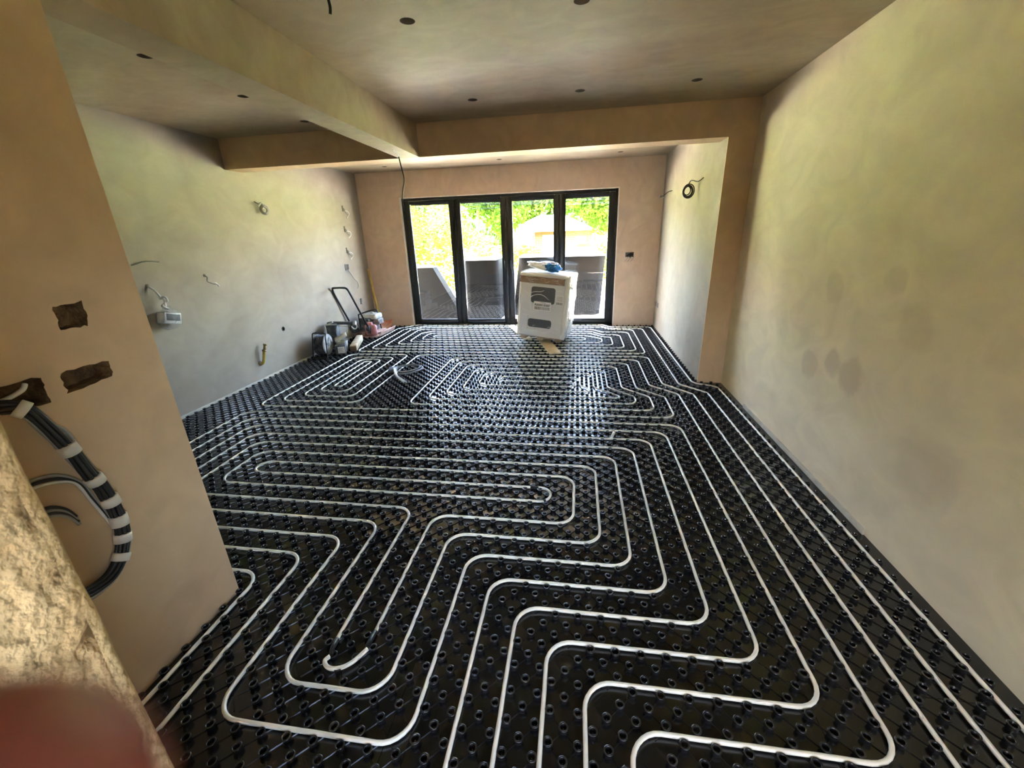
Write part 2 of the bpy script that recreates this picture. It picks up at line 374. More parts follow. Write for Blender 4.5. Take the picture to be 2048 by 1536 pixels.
# ceiling with drilled downlight holes
cb = MB(); cb.box(XL-.15, XR+.15, YF, 7.95, ZC, ZC+.2)
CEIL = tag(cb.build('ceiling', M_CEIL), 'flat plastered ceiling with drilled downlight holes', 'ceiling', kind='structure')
DL = [(-2.56,2.63), (-2.57,3.42), (-2.58,4.21), (-.90,2.58), (0,2.58), (.89,2.58), (-.89,3.99), (0,3.99), (.89,3.97), (-3.06,7.0), (-1.2,7.0), (.6,7.0), (-2.57,1.7)]
ct = MB()
for x, y in DL: ct.lathe([(.040, ZC-.05), (.040, ZC+.12)], 24, Matrix.Translation((x, y, 0)))
M_VOID = mat('ceiling_void', (.16,.13,.10), .9)
boolean_cut(CEIL, ct.build('cutter', M_VOID))
CEIL.name = 'ceiling'

b = MB(); b.box(-11, 7, YF-.3, 7.95, ZC+.21, 6.2); tag(b.build('added_shade_storey', M_HOUSE), 'unseen upper storey added above the room to shade the patio', 'wall', kind='structure')  # unseen mass added to keep sun and sky off the covered stacks
# beams
b = MB(); b.box(XL, XE, YP, YP+BEAM_D, ZS, ZC+.05)
tag(b.build('trim_4', M_NIB), 'boxed plastered beam spanning the room in front of the rear bay', 'beam', kind='structure')
b = MB(); b.box(BL, BR, YN-.1, YP+.01, ZS, ZC+.05)
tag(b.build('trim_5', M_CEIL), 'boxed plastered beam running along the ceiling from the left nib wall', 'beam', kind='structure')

# nib wall on the left with chased socket holes
b = MB(); b.box(XN-.21, XN, .10, YN, -.25, ZC+.05)
NIB = tag(b.build('wall_near_left', M_NIB), 'brown plastered nib wall with chased socket holes and cable loop', 'wall', kind='structure')
def ragged(pts, k=7, amp=.004):
    out = []
    for i in range(len(pts)):
        a = Vector(pts[i]); c = Vector(pts[(i+1) % len(pts)])
        for j in range(k):
            p = a.lerp(c, j/k); out.append((p[0] + random.uniform(-amp, amp), p[1] + random.uniform(-amp, amp)))
    return out
ct = MB()
MX = Matrix(((0,0,1,0),(1,0,0,0),(0,1,0,0),(0,0,0,1)))          # (y,z,depth) -> world
for poly in ([(1.08,1.39),(1.16,1.385),(1.17,1.468),(1.08,1.46)], [(1.03,1.187),(1.175,1.198),(1.182,1.255),(1.03,1.258)], [(.80,1.19),(.982,1.18),(.982,1.262),(.80,1.272)]):
    ct.prism(ragged(poly), XN-.075, XN+.05, MX)
boolean_cut(NIB, ct.build('cutter', M_MASONRY))
NIB.name = 'wall_near_left'

# old rough doorway jamb close to the camera
jb = MB(); jb.box(XN-.21, JX-.03, -.55, JY-.02, -.25, ZC+.05)
JAMB = tag(jb.build('wall_front_left', M_OLD), 'rough old plaster jamb of the doorway at the left edge', 'wall', kind='structure')
def skin_fn(m):
    ny, nz = 110, 300
    y0, y1, z0, z1 = -.55, JY-.012, 0.0, 2.3
    V = []
    for j in range(nz+1):
        for i in range(ny+1):
            y = y0 + (y1-y0)*(i/ny)**.55; z = z0 + (z1-z0)*j/nz
            p = Vector((y*9, z*6, 0))
            d = .016*noise.noise(p) + .012*noise.noise(p*2.7+Vector((3,1,2))) + .007*noise.noise(p*6.5) + .003*noise.noise(p*14)
            g = noise.noise(Vector((y*22+5, z*1.2, 4)))
            d -= .03*max(0, g-.22)
            h = noise.noise(Vector((y*34, z*26, 9)))
            d -= .10*max(0, h-.42)
            e = max(0, 1-(y1-y)/.035); d -= .012*e*e
            V.append((JX + min(d, .004) - .010, y, z))
    F = []
    for j in range(nz):
        for i in range(ny):
            a = j*(ny+1)+i; F.append((a, a+1, a+ny+2, a+ny+1))
    m.add(V, F, True)
    # rounded arris strip
    E_ = []; n = 7
    for j in range(nz+1):
        z = z0 + (z1-z0)*j/nz; w = .003*noise.noise(Vector((7, z*9, 1)))
        for k in range(n+1):
            a = pi/2*k/n
            E_.append((JX-.03 + (.022+w)*cos(a)*.9, JY-.022 + .022*sin(a) + w*.5, z))
    m.add(E_, [(j*(n+1)+k, j*(n+1)+k+1, (j+1)*(n+1)+k+1, (j+1)*(n+1)+k) for j in range(nz) for k in range(n)], True)
part('plaster_skin', M_OLD, JAMB, skin_fn)
# front end of the room behind the camera, with two windows added to brighten the near part
b = MB()
FX0, FX1, FZ0, FZ1 = -.5, .5, 1.1, 2.05  # opening for the added front window
b.box(XL-.15, FX0, YF-.15, YF, -.25, ZC+.2); b.box(FX1, XR+.15, YF-.15, YF, -.25, ZC+.2); b.box(FX0, FX1, YF-.15, YF, -.25, FZ0); b.box(FX0, FX1, YF-.15, YF, FZ1, ZC+.2)
tag(b.build('wall_front', M_NIB), 'plain plastered front wall behind the camera', 'wall', kind='structure')
wf = empty('added_window_2', (0, YF-.08, 0), 0, 'white framed front window behind the camera, added to light the near room', 'window', kind='structure')
for d in ((FX0, FX0+.07, FZ0, FZ1), (FX1-.07, FX1, FZ0, FZ1), (FX0, FX1, FZ0, FZ0+.07), (FX0, FX1, FZ1-.07, FZ1)):
    part('frame_bar', M_UPVC, wf, lambda m: m.box(d[0], d[1], -.03, .03, d[2], d[3]))
part('pane', M_GLASS, wf, lambda m: m.box(FX0+.07, FX1-.07, -.01, .01, FZ0+.07, FZ1-.07))
wf = empty('added_window_1', (XR+.08, 0, 0), 0, 'white framed side window behind the camera, added to light the jamb', 'window', kind='structure')
WM = (WY0+WY1)/2
for d in ((WY0, WY0+.07, WZ0, WZ1), (WY1-.07, WY1, WZ0, WZ1), (WM-.035, WM+.035, WZ0, WZ1), (WY0, WY1, WZ0, WZ0+.07), (WY0, WY1, WZ1-.07, WZ1)):
    part('frame_bar', M_UPVC, wf, lambda m: m.box(-.03, .03, d[0], d[1], d[2], d[3]))
for d in ((WY0+.07, WM-.035), (WM+.035, WY1-.07)): part('pane', M_GLASS, wf, lambda m: m.box(-.01, .01, d[0], d[1], WZ0+.07, WZ1-.07))
# foam edge strips along the wall feet
b = MB(); b.box(XR-.012, XR-.001, 2.12, 3.9, -.01, .035)
tag(b.build('baseboard_right', M_FOAM), 'pale foam edge strip along the foot of the right wall', 'edge strip', kind='structure')
b = MB(); b.box(XL+.001, XL+.010, YN, YB, -.01, .030)
tag(b.build('baseboard_left', M_FOAM), 'thin foam edge strip along the foot of the left wall', 'edge strip', kind='structure')

# ------------------------------------------------------------------ heating pipes
def rounded(pts, r=.105):
    P = [Vector((x, y)) for x, y in pts]; out = [P[0]]
    for i in range(1, len(P)-1):
        a = P[i-1]-P[i]; b_ = P[i+1]-P[i]; la, lb = a.length, b_.length; a.normalize(); b_.normalize()
        ang = a.angle(b_)
        la = la/2 if i > 1 else la; lb = lb/2 if i < len(P)-2 else lb
        t = min(r/math.tan(ang/2), la*.999, lb*.999); rr = t*math.tan(ang/2)
        c = P[i] + (a+b_).normalized()*rr/sin(ang/2)
        p0 = P[i]+a*t; p1 = P[i]+b_*t
        a0 = atan2(p0.y-c.y, p0.x-c.x); a1 = atan2(p1.y-c.y, p1.x-c.x)
        d = (a1-a0+pi) % (2*pi) - pi; n = max(3, int(abs(d)/.2))
        for k in range(n+1): out.append(Vector((c.x+rr*cos(a0+d*k/n), c.y+rr*sin(a0+d*k/n))))
    out.append(P[-1])
    res = [out[0]]
    for p in out[1:]:
        d = (p-res[-1]).length
        if d < .004: continue
        n = max(1, int(d/.05)); q = res[-1]
        for k in range(1, n+1): res.append(q.lerp(p, k/n))
    return res
PR, PZ = .0082, .0145
CIRC = [
 ('cream heating pipe run nearest the left nib wall and outermost of the near coil', [(-1.585,.40),(-1.585,1.47),(-3.29,1.47),(-3.29,3.42),(.91,3.42),(.91,1.12),(.06,1.12),(.06,-.4)]),
 ('cream heating pipe of the near coil, second from the left nib wall', [(-.09,-.4),(-.09,1.27),(.76,1.27),(.76,3.27),(-3.14,3.27),(-3.14,1.62),(-1.44,1.62),(-1.44,.40)]),
 ('cream heating pipe winding to the open cut U-bend in the foreground centre', [(-.24,-.4),(-.24,1.42),(.61,1.42),(.61,3.12),(-2.99,3.12),(-2.99,1.77),(-1.29,1.77),(-1.29,.82),(-.54,.82),(-.54,1.72),(.31,1.72),(.31,2.82),(-2.69,2.82),(-2.69,2.07),(-.99,2.07),(-.99,1.15)]),
 ('cream heating pipe from the foreground U-bend to the stepped run beside it', [(-.84,1.20),(-.84,2.02),(.01,2.02),(.01,2.52),(-2.39,2.52),(-2.39,2.37),(-.14,2.37),(-.14,2.22),(-2.54,2.22),(-2.54,2.67),(.16,2.67),(.16,1.87),(-.69,1.87),(-.69,.97),(-1.14,.97),(-1.14,1.92),(-2.84,1.92),(-2.84,2.97),(.46,2.97),(.46,1.57),(-.39,1.57),(-.39,-.4)]),
 ('cream heating pipe forming the spiral coils in the middle of the floor', [(.21,-.4),(.21,.97),(1.06,.97),(1.06,4.17),(.81,4.42),(.81,5.37),(-1.69,5.37),(-1.69,3.72),(.76,3.72),(.76,4.07),(.51,4.32),(.51,5.07),(-1.39,5.07),(-1.39,4.02),(.46,4.02),(.46,4.07),(.21,4.32),(.21,4.77),(-1.09,4.77),(-1.09,4.32),(.01,4.32),(.01,4.47),(-.89,4.47),(-.89,4.62),(.06,4.62),(.06,4.37),(.16,4.27),(.16,4.17),(-1.24,4.17),(-1.24,4.92),(.36,4.92),(.36,4.32),(.61,4.07),(.61,3.87),(-1.54,3.87),(-1.54,5.22),(.66,5.22),(.66,4.32),(.91,4.07),(.91,3.57),(-3.29,3.57),(-3.29,5.52),(-2.39,5.52),(-2.39,3.87),(-2.99,3.87),(-2.99,5.27),(-2.69,5.27),(-2.69,4.17),(-2.79,4.17),(-2.79,5.17),(-2.89,5.17),(-2.89,4.02),(-2.54,4.02),(-2.54,5.37),(-3.14,5.37),(-3.14,3.72),(-2.24,3.72),(-2.24,5.52),(.96,5.52),(.96,4.47),(1.21,4.17),(1.21,-.4)]),
 ('cream heating pipe along the right wall and coiled in front of the glass doors', [(1.51,-.4),(1.51,4.42),(1.285,4.52),(1.285,7.37),(.60,7.37),(.48,7.57),(-3.02,7.57),(-3.29,7.25),(-3.29,5.67),(.96,5.67),(.96,7.17),(.62,7.17),(.45,7.32),(-2.84,7.32),(-2.99,7.12),(-2.99,5.97),(.71,5.97),(.71,6.77),(.45,6.77),(.25,7.02),(-2.54,7.02),(-2.69,6.87),(-2.69,6.27),(.41,6.27),(.41,6.52),(.15,6.72),(-2.39,6.72),(-2.39,6.57),(.16,6.57),(.16,6.42),(-2.54,6.42),(-2.54,6.87),(.25,6.87),(.43,6.62),(.56,6.62),(.56,6.12),(-2.84,6.12),(-2.84,7.17),(.28,7.17),(.45,6.97),(.86,6.97),(.86,5.82),(-3.14,5.82),(-3.14,7.17),(-2.85,7.45),(.42,7.45),(.60,7.25),(1.13,7.25),(1.13,4.47),(1.36,4.22),(1.36,-.4)]),
]
CELL = {}
PIPES = []
for label, pts in CIRC:
    path = rounded(pts)
    q3 = []
    for i, p in enumerate(path):
        q3.append((p.x + .0012*noise.noise(Vector((p.x*9, p.y*9, 1))), p.y + .0012*noise.noise(Vector((p.x*9, p.y*9, 5))), PZ + .001*noise.noise(Vector((p.x*6, p.y*6, 3)))))
        CELL.setdefault((int(p.x//.1), int(p.y//.1)), []).append(p)
    m = MB(); m.tube(q3, PR, 10)
    PIPES.append(tag(m.build('heating_pipe', M_PIPE), label, 'heating pipe', 'underfloor heating pipe circuits'))
# the separate cut U-bend piece and its black couplings
ub = [(-.995+.02, 1.085), (-.985, 1.065), (-.965, 1.045), (-.935, 1.038), (-.90, 1.048), (-.868, 1.075), (-.845, 1.115), (-.835, 1.135)]
m = MB(); m.tube(smooth_path([(x, y, PZ+.004) for x, y in ub], 5), PR*1.05, 12)
UB = tag(m.build('pipe_bend', M_PIPE), 'short loose white pipe bend between two black couplings in the foreground', 'pipe bend')
m = MB(); m.tube([(-.989,1.165,PZ), (-.987,1.125,PZ), (-.975,1.09,PZ+.002)], .0098, 10); tag(m.build('pipe_coupling', M_CLIP, PIPES[2]))
m = MB(); m.tube([(-.84,1.22,PZ), (-.842,1.16,PZ), (-.838,1.13,PZ+.002)], .0098, 10); m.build('pipe_coupling', M_CLIP, PIPES[3])
for x, y in ((-.26,2.37), (-.20,2.23)):
    m = MB(); m.tube([(x-.02,y,PZ), (x+.035,y,PZ)], .0098, 10); m.build('pipe_coupling', M_CLIP, PIPES[3])
m = MB(); m.tube([(-2.74,4.135,PZ), (-2.70,4.15,PZ)], .012, 10); m.build('pipe_coupling', M_CLIP, PIPES[4])
m = MB(); m.tube([(-2.50,2.225,PZ), (-2.47,2.22,PZ)], .0098, 10); m.build('pipe_coupling', M_CLIP, PIPES[3])

# ------------------------------------------------------------------ castellated panels and studs
def near_pipe(x, y, d):
    for i in range(int((x-d)//.1), int((x+d)//.1)+1):
        for j in range(int((y-d)//.1), int((y+d)//.1)+1):
            for p in CELL.get((i, j), ()):
                if (p.x-x)**2 + (p.y-y)**2 < d*d: return True
    return False
def inside(x, y, e=.0):
    if x < XL+e or y > YB-e+.05 or x > XR-e: return False
    if x > XE-e and y > YP-e: return False
    if x < XN+e and y < YN+e: return y > 1.0 and x < XN-.21-e
    if x < JX+.02 and y < JY+.02: return False
    if y > YB-e and not (DX0+e < x < DX1-e): return False
    return y > .2
# panel seams on lattice lines
SX = [XL, -3.34+.0, -1.94, -.54, .86, XR]
SY = [.2, 1.22, 2.12, 3.02, 3.92, 4.82, 5.72, 6.62, 7.585]
def panel_boxes(m, x0, x1, y0, y1):
    g = .0012
    # clip to the room outline (pier and nib corner)
    rects = [(x0, x1, y0, y1)]
    def clip(rects, bx):
        out = []
        for a, b_, c, d in rects:
            if b_ <= bx[0] or a >= bx[1] or d <= bx[2] or c >= bx[3]: out.append((a, b_, c, d)); continue
            if a < bx[0]: out.append((a, bx[0], c, d))
            if b_ > bx[1]: out.append((bx[1], b_, c, d))
            aa, bb = max(a, bx[0]), min(b_, bx[1])
            if c < bx[2]: out.append((aa, bb, c, bx[2]))
            if d > bx[3]: out.append((aa, bb, bx[3], d))
        return out
    for bx in ((XE, XR+1, YP, 9), (XN-.21, XN, 0, YN), (-9, JX, -1, JY), (-9, DX0, YB, 9), (DX1, 9, YB, 9), (XL-1, XN-.21, -1, .9)):
        rects = clip(rects, bx)
    for a, b_, c, d in rects:
        if b_-a > .005 and d-c > .005: m.box(a+g, b_-g, c+g, d-g, -.02, 0.0)
studs = []
for a in range(-90, 40):
    for b_ in range(-5, 160):
        if (a+b_) % 2 == 0: continue
        x, y = .035+.05*a, .045+.05*b_
        if inside(x, y, .018): studs.append((x, y))
SET = set((round(x, 3), round(y, 3)) for x, y in studs)
for i in range(len(SX)-1):
    for j in range(len(SY)-1):
        m = MB(); panel_boxes(m, SX[i], SX[i+1], SY[j], SY[j+1])
        if not m.f: continue
        for x, y in studs:
            if SX[i] <= x < SX[i+1] and SY[j] <= y < SY[j+1]:
                for sx in (-1, 1):
                    if (round(x+sx*.05, 3), round(y+.05, 3)) in SET:
                        dx, dy = sx*.7071, .7071; w = .0022
                        p0 = Vector((x+dx*.013, y+dy*.013, 0)); p1 = Vector((x+sx*.05-dx*.013, y+.05-dy*.013, 0)); nx, ny = -dy*w, dx*w
                        V = [(p0.x+nx, p0.y+ny, 0), (p0.x-nx, p0.y-ny, 0), (p1.x-nx, p1.y-ny, 0), (p1.x+nx, p1.y+ny, 0)]
                        t = .45
                        V += [(p0.x+nx*t, p0.y+ny*t, .0040), (p0.x-nx*t, p0.y-ny*t, .0040), (p1.x-nx*t, p1.y-ny*t, .0040), (p1.x+nx*t, p1.y+ny*t, .0040)]
                        m.add(V, [(4,5,6,7),(0,1,5,4),(1,2,6,5),(2,3,7,6),(3,0,4,7)])
        m.build('panel', M_BLACK, FLOOR)
def stud_prof(k=1.0):
    return [(.0150*k, 0), (.0142*k, .010), (.0168*k, .0175), (.0172*k, .0200), (.0162*k, .0218), (.0122*k, .0218), (.0108*k, .0200), (.0095*k, .008), (.0030*k, .0015)]
def stud_into(m, x, y, n, k=1.0):
    m.lathe(stud_prof(k), n, Matrix.Translation((x, y, 0)), True, cap0=False)
def seam(x, y):
    return any(abs(y-s_) < .030 and y > s_ for s_ in SY[1:-1]) or any(abs(x-s_) < .030 and x > s_ for s_ in SX[1:-1])
def pix(x, y, z):
    d = (x, y, z-H)
    c = [sum(CAM_R[r][k]*d[r] for r in range(3)) for k in range(3)]
    if c[1] < .05: return None
    return 1024+FPX*c[0]/c[1], 768-FPX*c[2]/c[1], c[1]
vis = []
rest = []
for x, y in studs:
    if near_pipe(x, y, .0215): continue
    q = pix(x, y, .02)
    if q and -5 < q[0] < 2053 and -5 < q[1] < 1541 and not (x < JX and y < 1.0 and q[0] < 20):
        vis.append((q[2], x, y))
    else: rest.append((x, y))
vis.sort()
m = MB(); stud_into(m, 0, 0, 18); ME_STUD = m.mesh('stud', M_STUD)
m = MB(); stud_into(m, 0, 0, 18, 1.1); m.lathe([(.0150,.0218),(.0152,.0236),(.0135,.0240),(.0128,.0222)], 18, None, True, False, False); ME_STUD2 = m.mesh('stud', M_STUD)
for d, x, y in vis[:300]:
    inst('stud', ME_STUD2 if seam(x, y) else ME_STUD, FLOOR, (x, y, 0), random.uniform(0, 3))
m = MB()
for d, x, y in vis[300:]:
    stud_into(m, x, y, 12 if d < 3.5 else 9, 1.08 if seam(x, y) else 1.0)
for x, y in rest:
    if y > .3: stud_into(m, x, y, 7)
tag(m.build('stud_field', M_STUD, FLOOR), kind='stuff')
print('studs', len(vis), len(rest))

# ------------------------------------------------------------------ folding glass doors
FY0, FY1 = 7.60, 7.68
fx0, fx1, ftop = DX0+.012, DX1-.012, DZ-.012
fr = empty('trim_6', (0,0,0), 0, 'black aluminium outer frame of the folding glass doors', 'door frame', kind='structure')
part('jamb', M_ALU, fr, lambda m: m.rbox(fx0, fx0+.045, FY0, FY1, 0, ftop, .003, 1))
part('jamb', M_ALU, fr, lambda m: m.rbox(fx1-.045, fx1, FY0, FY1, 0, ftop, .003, 1))
part('head', M_ALU, fr, lambda m: m.rbox(fx0, fx1, FY0, FY1, ftop-.045, ftop, .003, 1))
part('threshold', M_ALU, fr, lambda m: m.rbox(fx0, fx1, FY0, FY1, -.02, .035, .003, 1))
SASH_W = (fx1-fx0-.09)/4
for i in range(4):
    x0 = fx0+.045 + i*SASH_W + .002; x1 = x0 + SASH_W - .004; z0, z1 = .038, ftop-.048
    sash = empty('door_%d' % (i+1), (x0, FY0, 0), 0, ('black framed glass door leaf nearest the yellow pole', 'second black framed glass door leaf from the left', 'black framed glass door leaf partly behind the wrapped appliance', 'rightmost black framed glass door leaf')[i], 'glass door', kind='structure')
    w = x1-x0; y0, y1 = -.012, .06
    if i < 3: part('cover_strip', M_ALU, sash, lambda m: m.box(w-.02, w+.024, .061, .068, .038, ftop-.048))
    sw = .088
    part('stile', M_ALU, sash, lambda m: m.rbox(0, sw, y0, y1, z0, z1, .004, 1))
    part('stile', M_ALU, sash, lambda m: m.rbox(w-sw, w, y0, y1, z0, z1, .004, 1))
    part('rail', M_ALU, sash, lambda m: m.rbox(sw, w-sw, y0, y1, z0, z0+.075, .004, 1))
    part('rail', M_ALU, sash, lambda m: m.rbox(sw, w-sw, y0, y1, z1-.045, z1, .004, 1))
    def beads(m):
        a, b_, c, d = sw, w-sw, z0+.075, z1-.045; t = .012
        m.box(a, a+t, y0-.004, .02, c, d); m.box(b_-t, b_, y0-.004, .02, c, d); m.box(a, b_, y0-.004, .02, c, c+t); m.box(a, b_, y0-.004, .02, d-t, d)
    part('glazing_bead', M_GASKET, sash, beads)
    part('pane', M_GLASS, sash, lambda m: m.box(sw, w-sw, .014, .036, z0+.07, z1-.04))
    if i in (1, 2):
        hx = w-.045 if i == 1 else .045
        hd = part('handle', M_STEELK, sash, lambda m: (m.rbox(hx-.014, hx+.014, y0-.008, y0, 1.0, 1.2, .003, 1), m.rbox(hx-.010, hx+.010, y0-.045, y0-.03, 1.04, 1.17, .004, 1), m.box(hx-.008, hx+.008, y0-.035, y0-.006, 1.145, 1.165)))
    for hz in (.25, 1.1, 1.95):
        hx = 0 if i % 2 == 0 else w
        part('hinge', M_ALU, sash, lambda m: m.cyl((hx, y0-.006, hz-.05), (hx, y0-.006, hz+.05), .008, 8))
    # raised blind inside each pane
    bl = empty('raised_blind', (x0+sw+.004, FY0+.055, z1-.05), 0, ('raised slatted blind at the top of the door leaf nearest the yellow pole', 'raised slatted blind at the top of the second door leaf', 'raised slatted blind at the top of the third door leaf', 'raised slatted blind at the top of the rightmost door leaf')[i], 'blind', 'raised blinds behind the door panes')
    bwid = w-2*sw-.008
    part('head_rail', M_SLAT, bl, lambda m: m.box(0, bwid, 0, .022, -.022, 0))
    for k in range(7):
        zz = -.030 - k*.0095 - (.006*k if i in (1, 3) and k > 4 else 0)
        tilt = random.uniform(-.002, .002)
        part('slat', M_SLAT, bl, lambda m: m.add([(0,.0,zz+tilt),(bwid,.0,zz-tilt),(bwid,.022,zz-tilt+.002),(0,.022,zz+tilt+.002),(0,.0,zz+tilt+.0045),(bwid,.0,zz-tilt+.0045),(bwid,.022,zz-tilt+.0065),(0,.022,zz+tilt+.0065)], [(0,3,2,1),(4,5,6,7),(0,1,5,4),(1,2,6,5),(2,3,7,6),(3,0,4,7)]))
    for cx_ in (.2, .5, .8):
        part('cord', M_CABLE_K, bl, lambda m: m.tube([(bwid*cx_, -.003, -.005), (bwid*cx_, -.003, -.10)], .0022, 6))

# ------------------------------------------------------------------ wrapped appliance
AW, AD, AH = .72, .60, .955
ap = empty('wrapped_appliance', (-.53, 6.42, .0), 0, 'white appliance in clear shrink wrap standing on timber in front of the glass doors', 'appliance')
ap.rotation_euler = (0, radians(5.0), radians(-11))
ap.location = (-.475, 6.42, .106)
part('body', M_WHITE, ap, lambda m: m.rbox(-AW/2, AW/2, -AD/2, AD/2, .03, .82, .015, 2))
part('cardboard_cap', M_CARD, ap, lambda m: m.rbox(-AW/2-.004, AW/2-.05, -AD/2-.004, AD/2, .82, .91, .006, 1))
part('foam_lid', M_FOAMW, ap, lambda m: m.rbox(-AW/2-.012, AW/2+.012, -AD/2-.012, AD/2+.012, .91, AH, .02, 3))
part('corner_post', M_FOAMW, ap, lambda m: m.rbox(AW/2-.055, AW/2+.008, -AD/2-.008, -AD/2+.06, .03, .91, .01, 2))
part('corner_post', M_FOAMW, ap, lambda m: m.rbox(-AW/2-.008, -AW/2+.02, -AD/2-.006, -AD/2+.06, .03, .82, .008, 2))
def rrect(w, h, r, n=6):
    out = []
    for cx_, cy_, a0 in ((w/2-r, h/2-r, 0), (-w/2+r, h/2-r, 90), (-w/2+r, -h/2+r, 180), (w/2-r, -h/2+r, 270)):
        for k in range(n+1):
            a = radians(a0+90*k/n); out.append((cx_+r*cos(a), cy_+r*sin(a)))
    return out
FRONT = Matrix(((1,0,0,0),(0,0,-1,0),(0,1,0,0),(0,0,0,1)))
def front(x, z, off=0.0): return Matrix.Translation((x, -AD/2-off, z)) @ FRONT
part('upper_window', M_DARKGL, ap, lambda m: m.prism(rrect(.36, .235, .035), -.02, .006, front(.0, .655)))
part('lower_window', M_DARKGL, ap, lambda m: m.prism(rrect(.36, .125, .035), -.02, .006, front(-.025, .235)))
part('seam_line', M_CABLE_G, ap, lambda m: m.box(-.215, -.212, -AD/2-.003, -AD/2, .12, .35))
# printed label
lb = part('paper_label', M_LABEL, ap, lambda m: m.box(-.125, .135, -AD/2-.0245, -AD/2-.0235, .435, .565))
lb['label'] = 'white label printed R000018387 over a barcode'
def text_mesh(body, size, name, material, parent, mtx):
    cu = bpy.data.curves.new(name, 'FONT'); cu.body = body; cu.size = size; cu.align_x = 'CENTER'; cu.align_y = 'CENTER'; cu.offset = .0012
    ob = bpy.data.objects.new(name, cu); COL.objects.link(ob)
    me = bpy.data.meshes.new_from_object(ob.evaluated_get(bpy.context.evaluated_depsgraph_get()))
    bpy.data.objects.remove(ob); me.transform(mtx); me.materials.clear(); me.materials.append(material)
    o = bpy.data.objects.new(name, me); COL.objects.link(o); o.parent = parent; return o
text_mesh('R000018387', .046, 'label_number', M_INK, lb, front(.005, .515, .0253))
def bars(m, x0, x1, z0, z1, off, n):
    x = x0; random.seed(11)
    while x < x1:
        w = random.choice((.003, .003, .005, .008)); m.box(x, min(x+w, x1), -AD/2-off-.0004, -AD/2-off, z0, z1); x += w + random.choice((.003, .004, .006))
part('barcode', M_INK, lb, lambda m: bars(m, -.11, .12, .445, .490, .025, 40))
part('small_print', M_INK, lb, lambda m: m.box(-.03, .06, -AD/2-.0254, -AD/2-.025, .548, .552))
l2 = part('side_label', M_LABEL, ap, lambda m: m.box(.205, .305, -AD/2-.0145, -AD/2-.0135, .535, .675))
part('barcode', M_INK, l2, lambda m: bars(m, .21, .30, .545, .580, .015, 20))
def lines(m):
    random.seed(5)
    for k in range(4):
        x = .212
        while x < .295:
            w = random.uniform(.004, .010); m.box(x, x+w, -AD/2-.0154, -AD/2-.015, .598+k*.018, .607+k*.018); x += w+.003
part('small_print', M_CABLE_G, l2, lines)
# pallet under the body
for x in (-.27, 0, .27): part('pallet_runner', M_PALLET, ap, lambda m: m.box(x-.045, x+.045, -AD/2+.01, AD/2-.01, -.022, .014))
for y in (-.22, 0, .22): part('pallet_board', M_PALLET, ap, lambda m: m.box(-AW/2+.01, AW/2-.01, y-.05, y+.05, .014, .029))
# shrink wrap: bulging sleeve with folds
def wrap_fn(m):
    n = 96; nz = 40; V = []
    for j in range(nz+1):
        z = .0 + (AH+.012)*j/nz
        for k in range(n):
            a = 2*pi*k/n
            ex = 9
            c, s_ = cos(a), sin(a)
            rr = (abs(c)**ex + abs(s_)**ex)**(-1/ex)
            x, y = rr*c*(AW/2+.018), rr*s_*(AD/2+.018)
            bul = .022*math.exp(-((z-.25)/.16)**2)*(1 if x < 0 else .5) + .012*math.exp(-((z-.62)/.1)**2)
            w = .010*noise.noise(Vector((x*6, y*6, z*9))) + .006*abs(noise.noise(Vector((x*3+z*9, y*3, z*14))))
            d = bul*(abs(c)**2) + w
            tp = 1 - .05*max(0, (.12-z)/.12)
            V.append(((x + c*d)*tp, (y + s_*(d*.8))*tp, z + .004*noise.noise(Vector((a*5, z*3, 2)))))
    F = [(j*n+k, j*n+(k+1) % n, (j+1)*n+(k+1) % n, (j+1)*n+k) for j in range(nz) for k in range(n)]
    m.add(V, F, True)
part('shrink_wrap', M_WRAP, ap, wrap_fn)
# folds catching light: raised creases on the front film
def crease(m, pts, r=.0035):
    m.tube(smooth_path([(x, -AD/2-.028-abs(dy), z) for x, dy, z in pts], 6), [r*(.3+.7*sin(pi*i/(6*(len(pts)-1)))) for i in range(6*(len(pts)-1)+1)], 6)
M_CREASE = mat('film_fold', (.88,.89,.88), .2)
def creases(m):
    crease(m, [(-.22,0,.66),(-.13,.004,.70),(-.03,.003,.71),(.02,.002,.735)]); crease(m, [(-.20,0,.62),(-.12,.004,.655),(-.04,.004,.67),(.03,.002,.65),(.10,0,.60)])
    crease(m, [(-.20,0,.60),(-.16,.003,.63),(-.13,.003,.655)]); crease(m, [(-.31,0,.42),(-.26,.003,.43),(-.20,.003,.40)]); crease(m, [(-.31,0,.36),(-.24,.002,.35),(-.18,.002,.355)])
    crease(m, [(-.18,0,.40),(-.10,.004,.41),(-.07,.003,.435)], .003); crease(m, [(-.28,0,.15),(-.18,.003,.14),(-.05,.003,.15),(.06,.002,.14)]); crease(m, [(.05,0,.12),(.12,.003,.13),(.16,.002,.135)])
    crease(m, [(-.31,0,.72),(-.26,.003,.70),(-.22,.003,.66)], .003); crease(m, [(.21,0,.735),(.25,.003,.75),(.28,.002,.735)], .004)
    random.seed(3)
    for k in range(26):
        x = random.uniform(-.33, .27); z = random.choice((random.uniform(.83,.93), random.uniform(.10,.20))); l = random.uniform(.04,.12)
        crease(m, [(x,0,z),(x+l*.5,.003,z+random.uniform(-.02,.02)),(x+l,.001,z+random.uniform(-.03,.03))], .002)
tag(part('wrap_fold', M_CREASE, ap, creases), kind='stuff')
